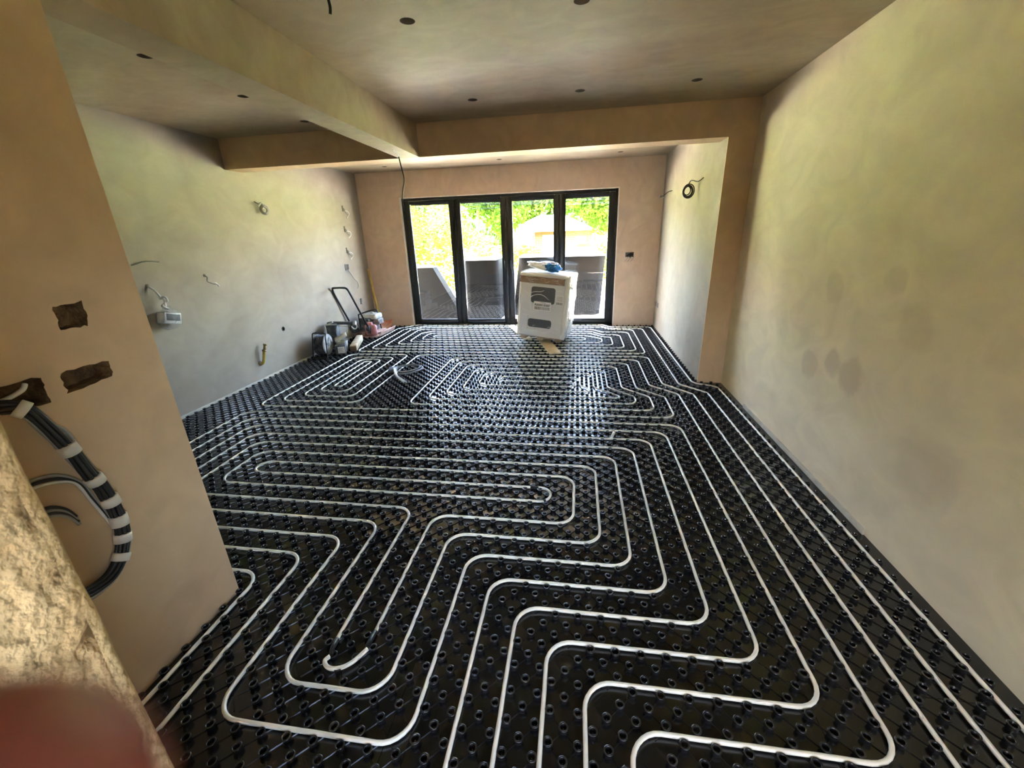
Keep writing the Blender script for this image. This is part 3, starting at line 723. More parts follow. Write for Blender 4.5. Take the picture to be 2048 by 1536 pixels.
def side_creases(m):
    random.seed(8)
    for k in range(46):
        z = random.uniform(.12,.9); y = random.uniform(-.28,-.05); l = random.uniform(.05,.16)
        X = AW/2+.026
        P = smooth_path([(X,y,z),(X+.004,y+l*.3,z+random.uniform(-.04,.05)),(X,y+l*.6,z+random.uniform(-.08,.08))], 5)
        m.tube(P, [.0035*(.2+.8*sin(pi*i/(len(P)-1))) for i in range(len(P))], 5)
tag(part('wrap_fold', M_CREASE, ap, side_creases), kind='stuff')

# plastic bags on top of the appliance
def crumple(name, material, parent, sx, sy, sz, seed, amp, cuts=4, loc=(0,0,0)):
    bm = bmesh.new(); bmesh.ops.create_icosphere(bm, subdivisions=cuts, radius=1)
    for q in bm.verts:
        p = q.co.copy(); o3 = Vector((seed, seed*.7, -seed))
        d = amp*(noise.noise(p*1.6+o3)*1.2 + abs(noise.noise(p*3.4+o3))*1.1 + .5*abs(noise.noise(p*7+o3)))
        p *= (1 + d - amp*.4); q.co = Vector((p.x*sx, p.y*sy, max(p.z*sz, -sz*.75)))
    me = bpy.data.meshes.new(name); bm.to_mesh(me); bm.free(); me.materials.append(material)
    me.polygons.foreach_set('use_smooth', [True]*len(me.polygons))
    o = bpy.data.objects.new(name, me); COL.objects.link(o)
    if parent: o.parent = parent
    o.location = loc; return o
bag = empty('plastic_bag', (-.46, 6.36, 1.085), radians(-8), 'crumpled white and blue plastic bag lying on the wrapped appliance', 'plastic bag')
bag.rotation_euler = (0, radians(5), radians(-8))
o = crumple('white_film', M_BAGW, bag, .20, .12, .055, 3.1, .35, 4, (-.07, .02, .055)); o.rotation_euler = (0, radians(10), radians(14))
o = crumple('white_film', M_BAGW, bag, .15, .10, .045, 8.3, .4, 4, (.02, .05, .085)); o.rotation_euler = (0, radians(-4), radians(-20))
crumple('blue_film', M_BAGB, bag, .105, .09, .062, 5.7, .55, 5, (.125, -.06, .050))
def bag_folds(m):
    random.seed(21)
    for k in range(5):
        y0 = -.08 + k*.03
        P = smooth_path([(-.26+k*.02, y0+.05, .05+.012*k), (-.16+k*.01, y0+.01, .085+.006*k), (-.05, y0-.03, .075+.004*k), (.04, y0-.05, .045)], 6)
        m.tube(P, [.007*(.2+.8*sin(pi*i/(len(P)-1))) for i in range(len(P))], 6)
part('film_fold', M_BAGW, bag, bag_folds)

# timber planks under it
def plank(name, a, b_, w, z0, z1, label, material=M_WOOD):
    a = Vector((*a, 0)); b_ = Vector((*b_, 0)); L = (b_-a).length; an = atan2(b_.y-a.y, b_.x-a.x)
    m = MB(); m.rbox(0, L, -w/2, w/2, 0, z1-z0, .003, 1)
    o = m.build(name, material); o.location = (a.x, a.y, z0); o.rotation_euler = (0, 0, an)
    return tag(o, label, 'timber')
plank('timber_plank', (-.27, 5.57), (-.60, 6.75), .17, .0235, .046, 'pale timber plank sticking out under the front of the wrapped appliance')
plank('timber_plank', (-1.16, 7.40), (-.74, 6.40), .12, .0235, .046, 'pale timber batten poking out behind the wrapped appliance')

# ------------------------------------------------------------------ plate compactor
pc = empty('plate_compactor', (-3.58, 6.82, .0), radians(-4), 'plate compactor with black loop handle and dusty red base in the corner', 'plate compactor')
def c_plate(m):
    prof = [(-.25,.10),(-.21,.045),(-.15,.024),(.20,.024),(.27,.05),(.31,.12)]       # x,z
    V = []
    for x, z in prof:
        for y in (-.25, .27): V.append((x, y, z)); V.append((x, y, z-.016))
    n = len(prof)
    F = []
    for i in range(n-1):
        a = 4*i; b_ = 4*(i+1)
        F += [(a, b_, b_+2, a+2), (a+1, a+3, b_+3, b_+1), (a, a+1, b_+1, b_), (a+2, b_+2, b_+3, a+3)]
    F += [(0,2,3,1), (4*(n-1), 4*(n-1)+1, 4*(n-1)+3, 4*(n-1)+2)]
    m.add(V, F)
part('base_plate', M_PLATE, pc, c_plate)
part('engine_bed', M_PLATE, pc, lambda m: (m.rbox(-.16, .17, -.17, .19, .06, .085, .006, 1), m.cyl((-.12,-.12,.02),(-.12,-.12,.07),.03,10), m.cyl((.13,-.12,.02),(.13,-.12,.07),.03,10), m.cyl((-.12,.14,.02),(-.12,.14,.07),.03,10), m.cyl((.13,.14,.02),(.13,.14,.07),.03,10)))
part('belt_guard', M_PINK, pc, lambda m: (m.rbox(-.02, .20, -.235, -.15, .04, .23, .04, 4), m.rbox(.02, .13, -.23, -.16, .19, .27, .03, 3)))
en = part('engine', M_ENGINE, pc, lambda m: (m.rbox(-.15, .09, -.12, .14, .085, .27, .02, 2), m.rbox(-.06, .12, -.16, -.08, .12, .22, .015, 2), m.cyl((-.17,0,.20),(-.10,0,.20),.09,20)))
for k in range(6): part('cooling_fin', M_ENGINE, en, lambda m: m.box(-.14, .08, -.135, -.12, .11+k*.024, .118+k*.024))
part('recoil_starter', M_DARKT, en, lambda m: (m.cyl((-.20,0,.22),(-.165,0,.22),.075,18), m.cyl((-.185,-.06,.29),(-.16,-.06,.30),.015,8)))
part('air_filter', M_DARKT, pc, lambda m: m.rbox(-.08, .06, -.19, -.07, .22, .32, .02, 2))
part('fuel_tank', M_ENGCOVER, pc, lambda m: (m.rbox(-.12, .16, -.10, .14, .29, .385, .035, 3), m.cyl((.02,.02,.38),(.02,.02,.405),.03,14)))
part('exhaust', M_ENGINE, pc, lambda m: m.rbox(.08, .19, -.08, .10, .20, .30, .02, 2))
part('lifting_bar', M_STEELK, pc, lambda m: m.tube(smooth_path([(-.17,-.10,.10),(-.17,-.10,.34),(-.15,-.09,.385),(.05,.02,.445),(.09,.05,.44),(.11,.06,.40),(.13,.08,.10)],5), .011, 8))
def c_handle(m):
    # in world terms the loop leans towards the camera from the rear of the plate
    L0, L1 = Vector((-.22,-.26,.20)), Vector((-.22,-.63,.86)); R0, R1 = Vector((.08,-.26,.20)), Vector((.08,-.66,.88))
    P = [L0, L0.lerp(L1,.5), L0.lerp(L1,.9), L1+Vector((.015,-.01,.03)), L1+Vector((.06,-.02,.045)), R1+Vector((-.08,-.01,.03)), R1+Vector((-.02,0,.015)), R0.lerp(R1,.92), R0.lerp(R1,.5), R0]
    m.tube(smooth_path(P, 6), .0155, 10)
hd = part('handle', M_STEELK, pc, c_handle)
part('pivot_block', M_DARKT, hd, lambda m: (m.cyl((-.255,-.25,.17),(-.185,-.25,.17),.045,14), m.rbox(-.25,-.19,-.26,-.10,.08,.14,.01,1)))
part('pivot_block', M_DARKT, hd, lambda m: (m.cyl((.05,-.25,.17),(.115,-.25,.17),.045,14), m.rbox(.05,.11,-.26,-.10,.08,.14,.01,1)))

# shovel with a yellow shaft leaning in the corner
sh = empty('shovel', (-3.62, 7.30, 0), 0, 'shovel with a long yellow shaft leaning in the corner behind the compactor', 'shovel')
def shaft(m):
    P = [(-.185, .12, 1.10), (-.14, .10, .75), (-.09, .075, .40), (-.045, .05, .10)]
    m.tube(P, [.017, .018, .018, .020], 10)
part('shaft', M_YELLOW, sh, shaft)
def blade(m):
    n = 10; V = []
    for j in range(7):
        t = j/6; y = .06 - .30*t; w = .13*(1-.12*t) if t < .7 else .13*(1-.12*t)*(1-.9*(t-.7)); z0 = .11*(1-t)**1.3 + .030
        for k in range(n+1):
            u = k/n*2-1; V.append((u*w+.06+.10*t, y, z0 + .05*u*u*(1-.3*t)))
    F = [(j*(n+1)+k, j*(n+1)+k+1, (j+1)*(n+1)+k+1, (j+1)*(n+1)+k) for j in range(6) for k in range(n)]
    b = len(V); V2 = [(x, y, z-.004) for x, y, z in V]
    m.add(V + V2, F + [tuple(b+i for i in q[::-1]) for q in F], True)
part('blade', M_ORANGE, sh, blade)
part('socket', M_ORANGE, sh, lambda m: m.tube([(-.05,.055,.14), (.03,.02,.10)], [.022,.028], 10))

# ------------------------------------------------------------------ extension reel and dusty tools
rl = empty('cable_reel', (-3.66, 5.43, .022), radians(6), 'dusty black extension cable reel standing by the left wall', 'cable reel')
AX = Matrix.Translation((0,0,.165)) @ Matrix.Rotation(radians(90), 4, 'Y')
def drum(m):
    for k in range(9):
        z = -.060 + k*.015
        m.lathe([(.124, z-.0065), (.139+.004*(k % 2), z-.003), (.139+.004*(k % 2), z+.003), (.124, z+.0065)], 32, AX, True, False, False)
part('wound_cable', M_REEL, rl, drum)
part('drum', M_REELHUB, rl, lambda m: m.lathe([(.120,-.07),(.120,.07)], 28, AX))
for s_ in (-1, 1):
    fl_ = part('flange', M_REELHUB if s_ > 0 else M_REEL, rl, lambda m: m.lathe([(.105, s_*.072-.004), (.150, s_*.072-.004), (.152, s_*.072), (.150, s_*.072+.004), (.105, s_*.072+.004)], 36, AX, True, False, False))
    for k in range(5):
        a = 2*pi*k/5
        part('spoke', M_REELHUB, fl_, lambda m: m.box(.02, .108, -.011, .011, s_*.072-.005, s_*.072+.005, AX @ Matrix.Rotation(a, 4, 'Z')))
    part('hub', M_DARKT, fl_, lambda m: m.lathe([(.03, s_*.070-.006), (.03, s_*.070+.010)], 18, AX))
part('stand', M_STEELK, rl, lambda m: m.tube(smooth_path([(.105,-.16,.008),(.105,-.14,.02),(.105,-.11,.20),(.105,-.10,.30),(.10,-.07,.335),(.0,-.03,.34),(-.10,-.02,.335),(-.105,-.06,.30),(-.105,-.13,.05),(-.105,-.16,.008)],6), .009, 8))
part('stand', M_STEELK, rl, lambda m: m.tube([(.105,-.17,.008),(.105,.15,.008),(-.105,.15,.008),(-.105,-.17,.008)], .009, 8, closed=True))
part('grip', M_DARKT, rl, lambda m: m.tube([(-.07,-.035,.343),(.07,-.035,.343)], .015, 10))

cs = empty('disc_cutter', (-3.62, 5.86, .022), radians(10), 'dusty power cutter with long dark handle bar behind the cable reel', 'power tool')
part('motor_body', M_DARKT, cs, lambda m: (m.rbox(-.17, -.02, -.10, .08, .19, .385, .02, 2), m.rbox(-.15, -.04, -.08, .06, .06, .20, .02, 2)))
part('handle_bar', M_DARKT, cs, lambda m: m.tube([(-.16,-.03,.395),(-.10,-.03,.40),(.24,0,.385)], [.020,.026,.026], 12))
part('end_cap', M_GREYT, cs, lambda m: m.cyl((.22,0,.386),(.265,.002,.384),.032,14))
part('rear_loop', M_GREYT, cs, lambda m: m.tube(smooth_path([(.25,0,.38),(.27,0,.33),(.24,0,.29),(.20,0,.31),(.19,0,.34)],5), .009, 8))
part('top_cover', M_GREYT, cs, lambda m: (m.rbox(-.175, -.01, -.105, .085, .375, .392, .006, 1), m.tube([(-.15,-.09,.385),(-.05,-.09,.43)], .012, 8)))
part('wire_guard', M_GREYT, cs, lambda m: m.tube(smooth_path([(.0,-.05,.36),(.08,-.05,.35),(.14,-.04,.33),(.12,-.05,.24)],5), .006, 6))
part('lower_housing', M_DARKT, cs, lambda m: (m.rbox(-.15, .04, -.06, .10, .0, .20, .03, 2), m.cyl((-.06,-.09,.12),(-.06,-.06,.12),.10,20)))

tb = empty('grey_tub', (-3.50, 5.66, .022), radians(28), 'dusty grey plastic tub with a tilted lid beside the cable reel', 'tub')
part('tub_body', M_GREYT, tb, lambda m: m.lathe([(.07,0),(.085,.16),(.09,.17),(.084,.17),(.066,.01)], 20, None, True, True, True))
part('lid', M_GREYT, tb, lambda m: m.rbox(-.095, .095, -.06, .08, .0, .022, .006, 1, Matrix.Translation((0,.0,.205)) @ Matrix.Rotation(radians(-24), 4, 'Y') @ Matrix.Rotation(radians(12), 4, 'X')))
bb = empty('black_battery_box', (-3.455, 5.525, .022), radians(26), 'small black box with a white label in front of the grey tub', 'box')
part('case', M_DARKT, bb, lambda m: m.rbox(-.075, .075, -.05, .05, 0, .135, .012, 2))
lab = part('white_label', M_LABEL, bb, lambda m: m.box(-.035, .062, -.0515, -.0505, .02, .115))
part('label_print', M_CABLE_G, lab, lambda m: [m.box(-.028, .05-.01*(k % 3), -.0520, -.0515, .034+k*.013, .038+k*.013) for k in range(5)])
wb = empty('timber_offcut', (-3.355, 5.74, .022), radians(110), 'rough pale timber offcut with dark end lying by the dusty tools', 'timber')
part('offcut', M_WOODOLD, wb, lambda m: m.rbox(-.10, .60, -.05, .05, 0, .095, .008, 1))
part('dark_end', M_ENDGRAIN, wb, lambda m: m.box(-.104, -.099, -.044, .044, .006, .079))

# ------------------------------------------------------------------ cable ring and bits on the floor
rg = empty('cable_ring', (-2.05, 4.78, .026), 0, 'grey cable ring with trailing ends lying on the floor panels', 'cable')
part('cable_loop', M_CABLE_G, rg, lambda m: m.tube(smooth_path([(-.22,-.02,.012),(-.19,.10,.012),(-.08,.17,.016),(.05,.15,.012),(.12,.04,.012),(.06,-.12,.016),(-.06,-.18,.012),(-.16,-.15,.014),(-.21,-.08,.02),(-.23,0,.028)],6), .010, 8))
part('cable_loop', M_CABLE_G, rg, lambda m: m.tube(smooth_path([(-.24,-.06,.02),(-.20,.06,.03),(-.10,.13,.032),(.03,.13,.03),(.09,.03,.03),(.03,-.10,.03),(-.08,-.15,.03),(-.2,-.10,.035)],6), .008, 8))
part('wrapped_joint', M_DARKT, rg, lambda m: m.rbox(-.30, -.19, -.05, .12, .0, .035, .012, 2, Matrix.Rotation(radians(18), 4, 'Z')))
for dx in (0, .018): part('white_tail', M_CABLE_W, rg, lambda m: m.tube(smooth_path([(-.23+dx,-.04,.035),(-.16+dx,-.18,.045),(-.08+dx,-.32,.03),(.08+dx*2,-.48,.012)],6), .009, 8))
m = MB(); m.rbox(-.055,.055,-.010,.010,0,.010,.002,1); o = m.build('white_offcut', M_FOAMW); o.location = (.325,3.17,.022); o.rotation_euler = (0,0,radians(75)); tag(o, 'tiny white plastic offcut lying on the floor studs mid-room', 'offcut')

# ------------------------------------------------------------------ wall bits, left wall
def coil_of_cable(name, c, r, nrm, material, label, tail, turns=4, th=.006, group='loose cable ends on the walls'):
    """coil seen face-on hanging from a wall; c centre, tail = wall exit point"""
    e = empty(name, c, 0, label, 'cable', group)
    n = Vector(nrm).normalized(); up = Vector((0,0,1)); s_ = n.cross(up).normalized(); up = s_.cross(n)
    for k in range(turns):
        rr = r*(1-.10*k); off = n*(.004*k) + s_*random.uniform(-.006,.006) + up*random.uniform(-.006,.006)
        part('cable_turn', material, e, lambda m: m.tube([off + (s_*cos(a)*rr*.85 + up*sin(a)*rr) for a in [2*pi*i/22 for i in range(22)]], th, 7, closed=True))
    t = Vector(tail)-Vector(c)
    part('cable_tail', material, e, lambda m: m.tube(smooth_path([up*r, up*r*1.1+n*.01+t*.2, t*.7+n*.03, t],5), th, 7))
    return e
coil_of_cable('coiled_cable', (XL+.05, 5.00, 2.0), .055, (1,-.55,0), M_CABLE_G, 'small coiled grey cable high on the left wall', (XL, 4.93, 2.09), 5, .008)
coil_of_cable('coiled_cable', (XE-.09, 5.53, 2.02), .075, (-.6,-1,0), M_CABLE_K, 'black coiled cable hanging high on the rear bay side wall', (XE, 5.27, 2.13), 5, .006)
e = empty('cable_tail', (XE, 6.9, 2.08), 0, 'dark cable end sticking out near the rear corner of the bay side wall', 'cable', 'loose cable ends on the walls')
part('cable_core', M_CABLE_K, e, lambda m: m.tube(smooth_path([(0,-.02,.05),(-.05,-.02,.04),(-.10,0,.0),(-.13,.01,-.02)],5), .006, 7))
part('taped_end', M_CABLE_G, e, lambda m: m.rbox(-.17,-.10,-.015,.02,-.045,-.005,.01,2))
def wall_wire(name, pts, r, material, label, cat='cable', back=None, group='loose cable ends on the walls'):
    m = MB(); m.tube(smooth_path(pts, 6), r, 7); o = m.build(name, material); return tag(o, label, cat, group)
wall_wire('loose_cable', [(XL,3.23,1.475),(XL+.02,3.27,1.485),(XL+.03,3.33,1.50),(XL+.05,3.38,1.498),(XL+.06,3.44,1.49)], .006, M_CABLE_G, 'short wavy dark cable sticking out of the left wall beside the nib wall')
# thin looped tail with white end
e = empty('cable_tail', (XL, 3.94, 1.29), 0, 'short looped cable tail on the left wall right of the bagged switch', 'cable', 'loose cable ends on the walls')
part('cable_core', M_CABLE_G, e, lambda m: m.tube(smooth_path([(0,0,.03),(.03,0,.01),(.02,.0,-.03),(.05,.03,-.06),(.07,.06,-.07),(.06,.08,-.09)],5), .006, 7))
part('bare_end', M_CABLE_W, e, lambda m: m.tube(smooth_path([(.04,.02,-.05),(.06,.05,-.05),(.06,.09,-.085),(.05,.10,-.10)],4), .005, 6))
part('entry_hole', M_VOID, e, lambda m: m.cyl((-.004,0,.03),(.003,0,.03),.016,12))
for (y, z, lab) in ((6.98,2.04,'topmost of three small cable tails stacked near the rear corner of the left wall'), (6.94,1.72,'middle one of three small cable tails stacked near the rear corner of the left wall'), (6.90,1.38,'lowest of three small cable tails above the back box near the rear corner')):
    e = empty('cable_tail', (XL, y, z), 0, lab, 'cable', 'loose cable ends on the walls')
    part('cable_core', M_CABLE_G, e, lambda m: m.tube(smooth_path([(0,-.03,.08),(.03,-.02,.05),(.03,0,0),(.05,.03,-.03)],5), .007, 7))
    part('bare_end', M_CABLE_W, e, lambda m: m.tube(smooth_path([(.03,-.02,.03),(.05,.03,.02),(.06,.05,-.02),(.04,.03,-.06),(.03,0,-.08)],5), .007, 6))
    part('entry_hole', M_VOID, e, lambda m: m.rbox(-.004,.004,-.05,-.005,.02,.11,.002,1))
# back box with drooping cable
bx_ = empty('back_box', (XL, 6.78, 1.18), 0, 'open metal back box with a drooping cable on the left wall near the corner', 'back box')
part('box', M_CHROME, bx_, lambda m: (m.box(.0,.012,-.05,.05,-.05,-.045), m.box(0,.012,-.05,.05,.045,.05), m.box(0,.012,-.05,-.045,-.05,.05), m.box(0,.012,.045,.05,-.05,.05)))
part('dark_inside', M_VOID, bx_, lambda m: m.box(0,.004,-.045,.045,-.045,.045))
part('drooping_cable', M_CABLE_G, bx_, lambda m: m.tube(smooth_path([(.005,.0,-.03),(.03,.04,-.10),(.05,.10,-.20),(.06,.17,-.26),(.06,.19,-.34),(.05,.16,-.37)],6), .007, 7))
e = empty('back_box', (XL, 7.08, .56), 0, 'narrow open back box low on the left wall behind the compactor', 'back box')
part('box', M_DARKT, e, lambda m: m.rbox(0,.010,-.03,.03,-.05,.05,.003,1)); part('cable_core', M_CABLE_G, e, lambda m: m.tube(smooth_path([(.008,0,-.03),(.03,.04,-.10),(.02,.03,-.17)],5), .006, 6))
# bagged switch unit hanging on its cable
bs = empty('bagged_switch', (XL, 3.35, 1.02), 0, 'white electrical unit in a clear bag hanging on the left wall beside the nib wall', 'electrical unit')
part('entry_hole', M_VOID, bs, lambda m: m.cyl((-.004,-.04,.27),(.004,-.04,.27),.016,12))
part('hanging_cable', M_CABLE_W, bs, lambda m: m.tube(smooth_path([(0,-.04,.27),(.04,-.02,.22),(.06,.0,.16),(.05,.03,.14),(.06,.02,.10),(.07,.0,.05)],6), .009, 8))
part('cable_knot', M_CABLE_W, bs, lambda m: m.tube(smooth_path([(.05,-.01,.15),(.08,.02,.16),(.07,.04,.12),(.05,.01,.09),(.07,-.02,.08),(.08,.02,.05)],6), .010, 8))
RU = Matrix.Translation((.055,.02,-.035)) @ Matrix.Rotation(radians(-14), 4, 'X')
part('unit', M_WHITE, bs, lambda m: m.rbox(-.045,.045,-.085,.085,-.055,.05,.008,2, RU))
part('dark_panel', M_DARKT, bs, lambda m: m.rbox(.043,.048,-.065,.07,-.025,.035,.004,1, RU))
def bagfn(m):
    n = 20; V = []
    prof = [(.012,.085,.075),(.03,.07,.055),(.055,.095,.02),(.066,.108,-.03),(.066,.108,-.08),(.055,.09,-.115),(.02,.05,-.14)]
    for a_, b_, z in prof:
        for k in range(n):
            an = 2*pi*k/n; w = 1+.10*noise.noise(Vector((cos(an)*3, sin(an)*3, z*30)))
            V.append((.06 + a_*cos(an)*w, .02 + b_*sin(an)*w*(1 if z < .05 else .5), z+.004*noise.noise(Vector((an*2,z*20,1)))))
    m.add(V, [(j*n+k, j*n+(k+1) % n, (j+1)*n+(k+1) % n, (j+1)*n+k) for j in range(len(prof)-1) for k in range(n)] + [tuple((len(prof)-1)*n+k for k in range(n))], True)
part('clear_bag', M_BAGGY, bs, bagfn)
# yellow gas stub
gs = empty('gas_stub', (XL, 4.40, .24), 0, 'yellow sleeved gas tube stub with brass fitting low on the left wall', 'gas pipe')
part('sleeve', M_GASY, gs, lambda m: m.tube(smooth_path([(-.005,.0,-.04),(.03,.005,-.02),(.042,.02,.03),(.05,.045,.13)],5), .017, 10))
part('fitting', M_BRASS, gs, lambda m: (m.cyl((.055,.038,.115),(.057,.045,.135),.026,6), m.cyl((.057,.045,.13),(.062,.068,.195),.016,12), m.cyl((.0615,.066,.185),(.063,.072,.205),.022,8)))
part('entry_hole', M_VOID, gs, lambda m: m.cyl((-.003,-.01,-.02),(.003,-.01,-.02),.030,14))
e = tag(part('drilled_hole', M_VOID, None, lambda m: m.lathe([(.022,0),(.022,.004),(.030,.004),(.030,0)], 16, Matrix.Translation((XL,4.93,.53)) @ Matrix.Rotation(radians(90),4,'Y'), True, True, False)), 'round dark drilled hole low on the left wall above the gas stub', 'hole')
# sockets, back wall and bay side wall
sk = empty('socket_opening', (.88, YB, 1.22), 0, 'cut socket opening with tangled dark wires right of the glass doors', 'socket opening')
part('back_box', M_CABLE_W, sk, lambda m: (m.box(-.075,.075,-.004,0,-.045,-.04), m.box(-.075,.075,-.004,0,.04,.045), m.box(-.075,-.07,-.004,0,-.045,.045), m.box(.07,.075,-.004,0,-.045,.045)))
part('dark_inside', M_VOID, sk, lambda m: m.box(-.07,.07,-.002,0,-.04,.04))
random.seed(4)
for k in range(5): part('wire', M_CABLE_K, sk, lambda m: m.tube(smooth_path([(random.uniform(-.06,.02),-.004,random.uniform(-.02,.03)),(random.uniform(-.07,.05),-.04,random.uniform(-.03,.05)),(random.uniform(-.06,.06),-.06,random.uniform(-.03,.03)),(random.uniform(-.05,.07),-.05,random.uniform(-.05,.02))],5), .006, 6))
for k in range(3): part('wire', M_CABLE_G, sk, lambda m: m.tube(smooth_path([(-.02+.05*k,-.03,-.03),(-.05+.05*k,-.05,-.07),(-.08+.05*k,-.04,-.11)],4), .0045, 6))
for y, lab in ((7.20,'small square socket opening low on the bay side wall, nearer the camera'), (7.37,'small square socket opening low on the bay side wall, nearer the corner')):
    e = empty('socket_opening', (XE, y, .415), 0, lab, 'socket opening', 'low socket openings in the bay')
    part('rim', M_CABLE_G, e, lambda m: (m.box(-.006,0,-.045,.045,-.045,-.038), m.box(-.006,0,-.045,.045,.038,.045), m.box(-.006,0,-.045,-.038,-.045,.045), m.box(-.006,0,.038,.045,-.045,.045)))
    part('dark_inside', M_VOID, e, lambda m: m.box(-.003,0,-.038,.038,-.038,.038))
# hanging wire from the beam
m = MB(); m.tube(smooth_path([(BL+.03,YP-.10,ZS+.01),(BL+.04,YP-.09,ZS-.08),(BL+.055,YP-.08,ZS-.2),(BL+.035,YP-.09,ZS-.30),(BL+.015,YP-.09,ZS-.40),(BL+.02,YP-.09,ZS-.50)],6), .006, 7)
tag(m.build('hanging_wire', M_CABLE_K), 'thin dark wire hanging from the beam junction above the doors', 'cable')
m = MB(); m.tube(smooth_path([(BL+.12,YP-.45,ZS-.001),(BL+.10,YP-.3,ZS-.006),(BL+.05,YP-.15,ZS-.004),(BL+.03,YP-.10,ZS+.004)],6), .004, 6)
tag(m.build('surface_wire', M_CABLE_G), 'thin wire lying along the underside of the long beam', 'cable')
m = MB(); m.tube(smooth_path([(-1.18,2.30,ZC+.01),(-1.178,2.305,ZC-.025),(-1.185,2.31,ZC-.05)],5), .007, 7)
tag(m.build('ceiling_wire', M_CABLE_K), 'short dark wire poking down from the ceiling at the top edge', 'cable')
# wire tails inside the downlight holes
for x, y in DL:
    if (x, y) in ((-3.06,7.0), (-1.2,7.0), (.6,7.0), (.89,2.58), (-2.57,1.7)): continue
    nm = {(-2.56,2.63):'downlight hole of the left ceiling strip nearest the camera', (-2.57,3.42):'middle downlight hole of the left ceiling strip', (-2.58,4.21):'downlight hole of the left ceiling strip nearest the cross beam', (-.90,2.58):'near left downlight hole of the main ceiling', (0,2.58):'downlight hole at the top edge of the photo', (-.89,3.99):'far left downlight hole of the main ceiling', (0,3.99):'far middle downlight hole of the main ceiling', (.89,3.97):'far right downlight hole of the main ceiling'}[(x, y)]
    m = MB(); a = random.uniform(0, 6)
    m.tube(smooth_path([(x+.03*cos(a),y+.03*sin(a),ZC+.11),(x+.02*cos(a),y+.02*sin(a),ZC+.05),(x-.015*cos(a),y-.015*sin(a),ZC+.03),(x-.02*cos(a+1),y-.02*sin(a+1),ZC+.08)],5), .005, 6)
    tag(m.build('wire_tail', M_CABLE_G), 'wire tail inside the ' + nm, 'cable', 'wire tails in the downlight holes')

# ------------------------------------------------------------------ taped cable loop on the nib wall
cl = empty('taped_cable_loop', (XN, .95, .85), 0, 'thick loop of dark cables bound with white tape hanging on the nib wall', 'cable')
CP = [(.86,1.205,-.02),(.90,1.19,.015),(.925,1.12,.03),(.95,1.03,.035),(.972,.93,.035),(.99,.85,.035),(1.0,.76,.035),(.99,.66,.035),(.965,.595,.035),(.92,.55,.035),(.86,.54,.035),(.80,.56,.04),(.76,.62,.04)]
base_path = smooth_path([(d, y-.95, z-.85) for y, z, d in CP], 7)
random.seed(12)
for k in range(9):
    oa = 2*pi*k/8; rad = .017 if k < 8 else 0
    P = []
    for i, p in enumerate(base_path):
        t = base_path[min(i+1, len(base_path)-1)]-base_path[max(i-1, 0)]; t.normalize()
        n1 = Vector((1,0,0)); n1 = (n1 - t*n1.dot(t)).normalized(); n2 = t.cross(n1)
        spread = 1 + .35*noise.noise(Vector((i*.12, k*3.1, 0)))
        a = oa + i*.02
        P.append(p + n1*(cos(a)*rad*.8*spread) + n2*(sin(a)*rad*spread))
    part('cable', (M_CABLE_K, M_CABLE_K, M_CABLE_G)[k % 3], cl, lambda m: m.tube(P, .0065, 7))
for i in (6, 20, 30, 38, 44, 49, 56):
    a = base_path[i]; b_ = base_path[i+2]; d = (b_-a).normalized()*.004
    part('tape_band', M_TAPE, cl, lambda m: m.tube([a-d*1.2, a-d, (a+b_)/2, b_+d, b_+d*1.2], [.020,.0265,.0265,.0265,.020], 14))
c2 = empty('loose_cable_loop', (XN, .95, .85), 0, 'loose grey and black cable loop tucked behind the taped cable loop', 'cable')
for k in range(3):
    o_ = .012*k
    part('cable', (M_CABLE_G, M_CABLE_K, M_CABLE_W)[k], c2, lambda m: m.tube(smooth_path([(.012,-.16,.12-o_),(.014,-.10,.125-o_),(.014,-.04,.105-o_),(.014,.005-o_*.5,.05),(.014,.02-o_*.5,-.02),(.016,.03-o_*.4,-.08),(.02,.035,-.16)],7), .005, 7))
for k in range(4):
    o_ = .010*k
    part('cable', (M_CABLE_K, M_CABLE_G)[k % 2], c2, lambda m: m.tube(smooth_path([(.014,-.13,.03-o_),(.014,-.09,.02-o_),(.014,-.06,-.01-o_),(.016,-.045,-.05-o_)],6), .0055, 7))
m = MB(); m.tube(smooth_path([(XN-.03,.86,1.215),(XN-.02,.90,1.222),(XN-.015,.935,1.235),(XN-.02,.95,1.25)],5), .007, 7)
tag(m.build('loose_cable', M_CABLE_W), 'pale cable end inside the left chased hole of the nib wall', 'cable')
m = MB(); m.tube(smooth_path([(XN+.008,.91,1.14),(XN+.030,.945,1.115),(XN+.034,.965,1.08),(XN+.030,.975,1.04)],6), .005, 7)
tag(m.build('loose_cable', M_CABLE_G), 'thin stray cable curling off the top of the taped cable loop', 'cable')

# ------------------------------------------------------------------ garden outside
gm = MB(); gm.box(-40, 40, 7.95, 13.5, -.35, -.12)
tag(gm.build('patio', M_PATIO), 'pale sunlit paved patio outside the glass doors', 'patio', kind='structure')
gm = MB(); gm.box(-60, 60, 13.5, 90, -1.2, -.70)
tag(gm.build('lawn', M_LAWN), 'garden lawn beyond the patio', 'lawn', kind='structure')

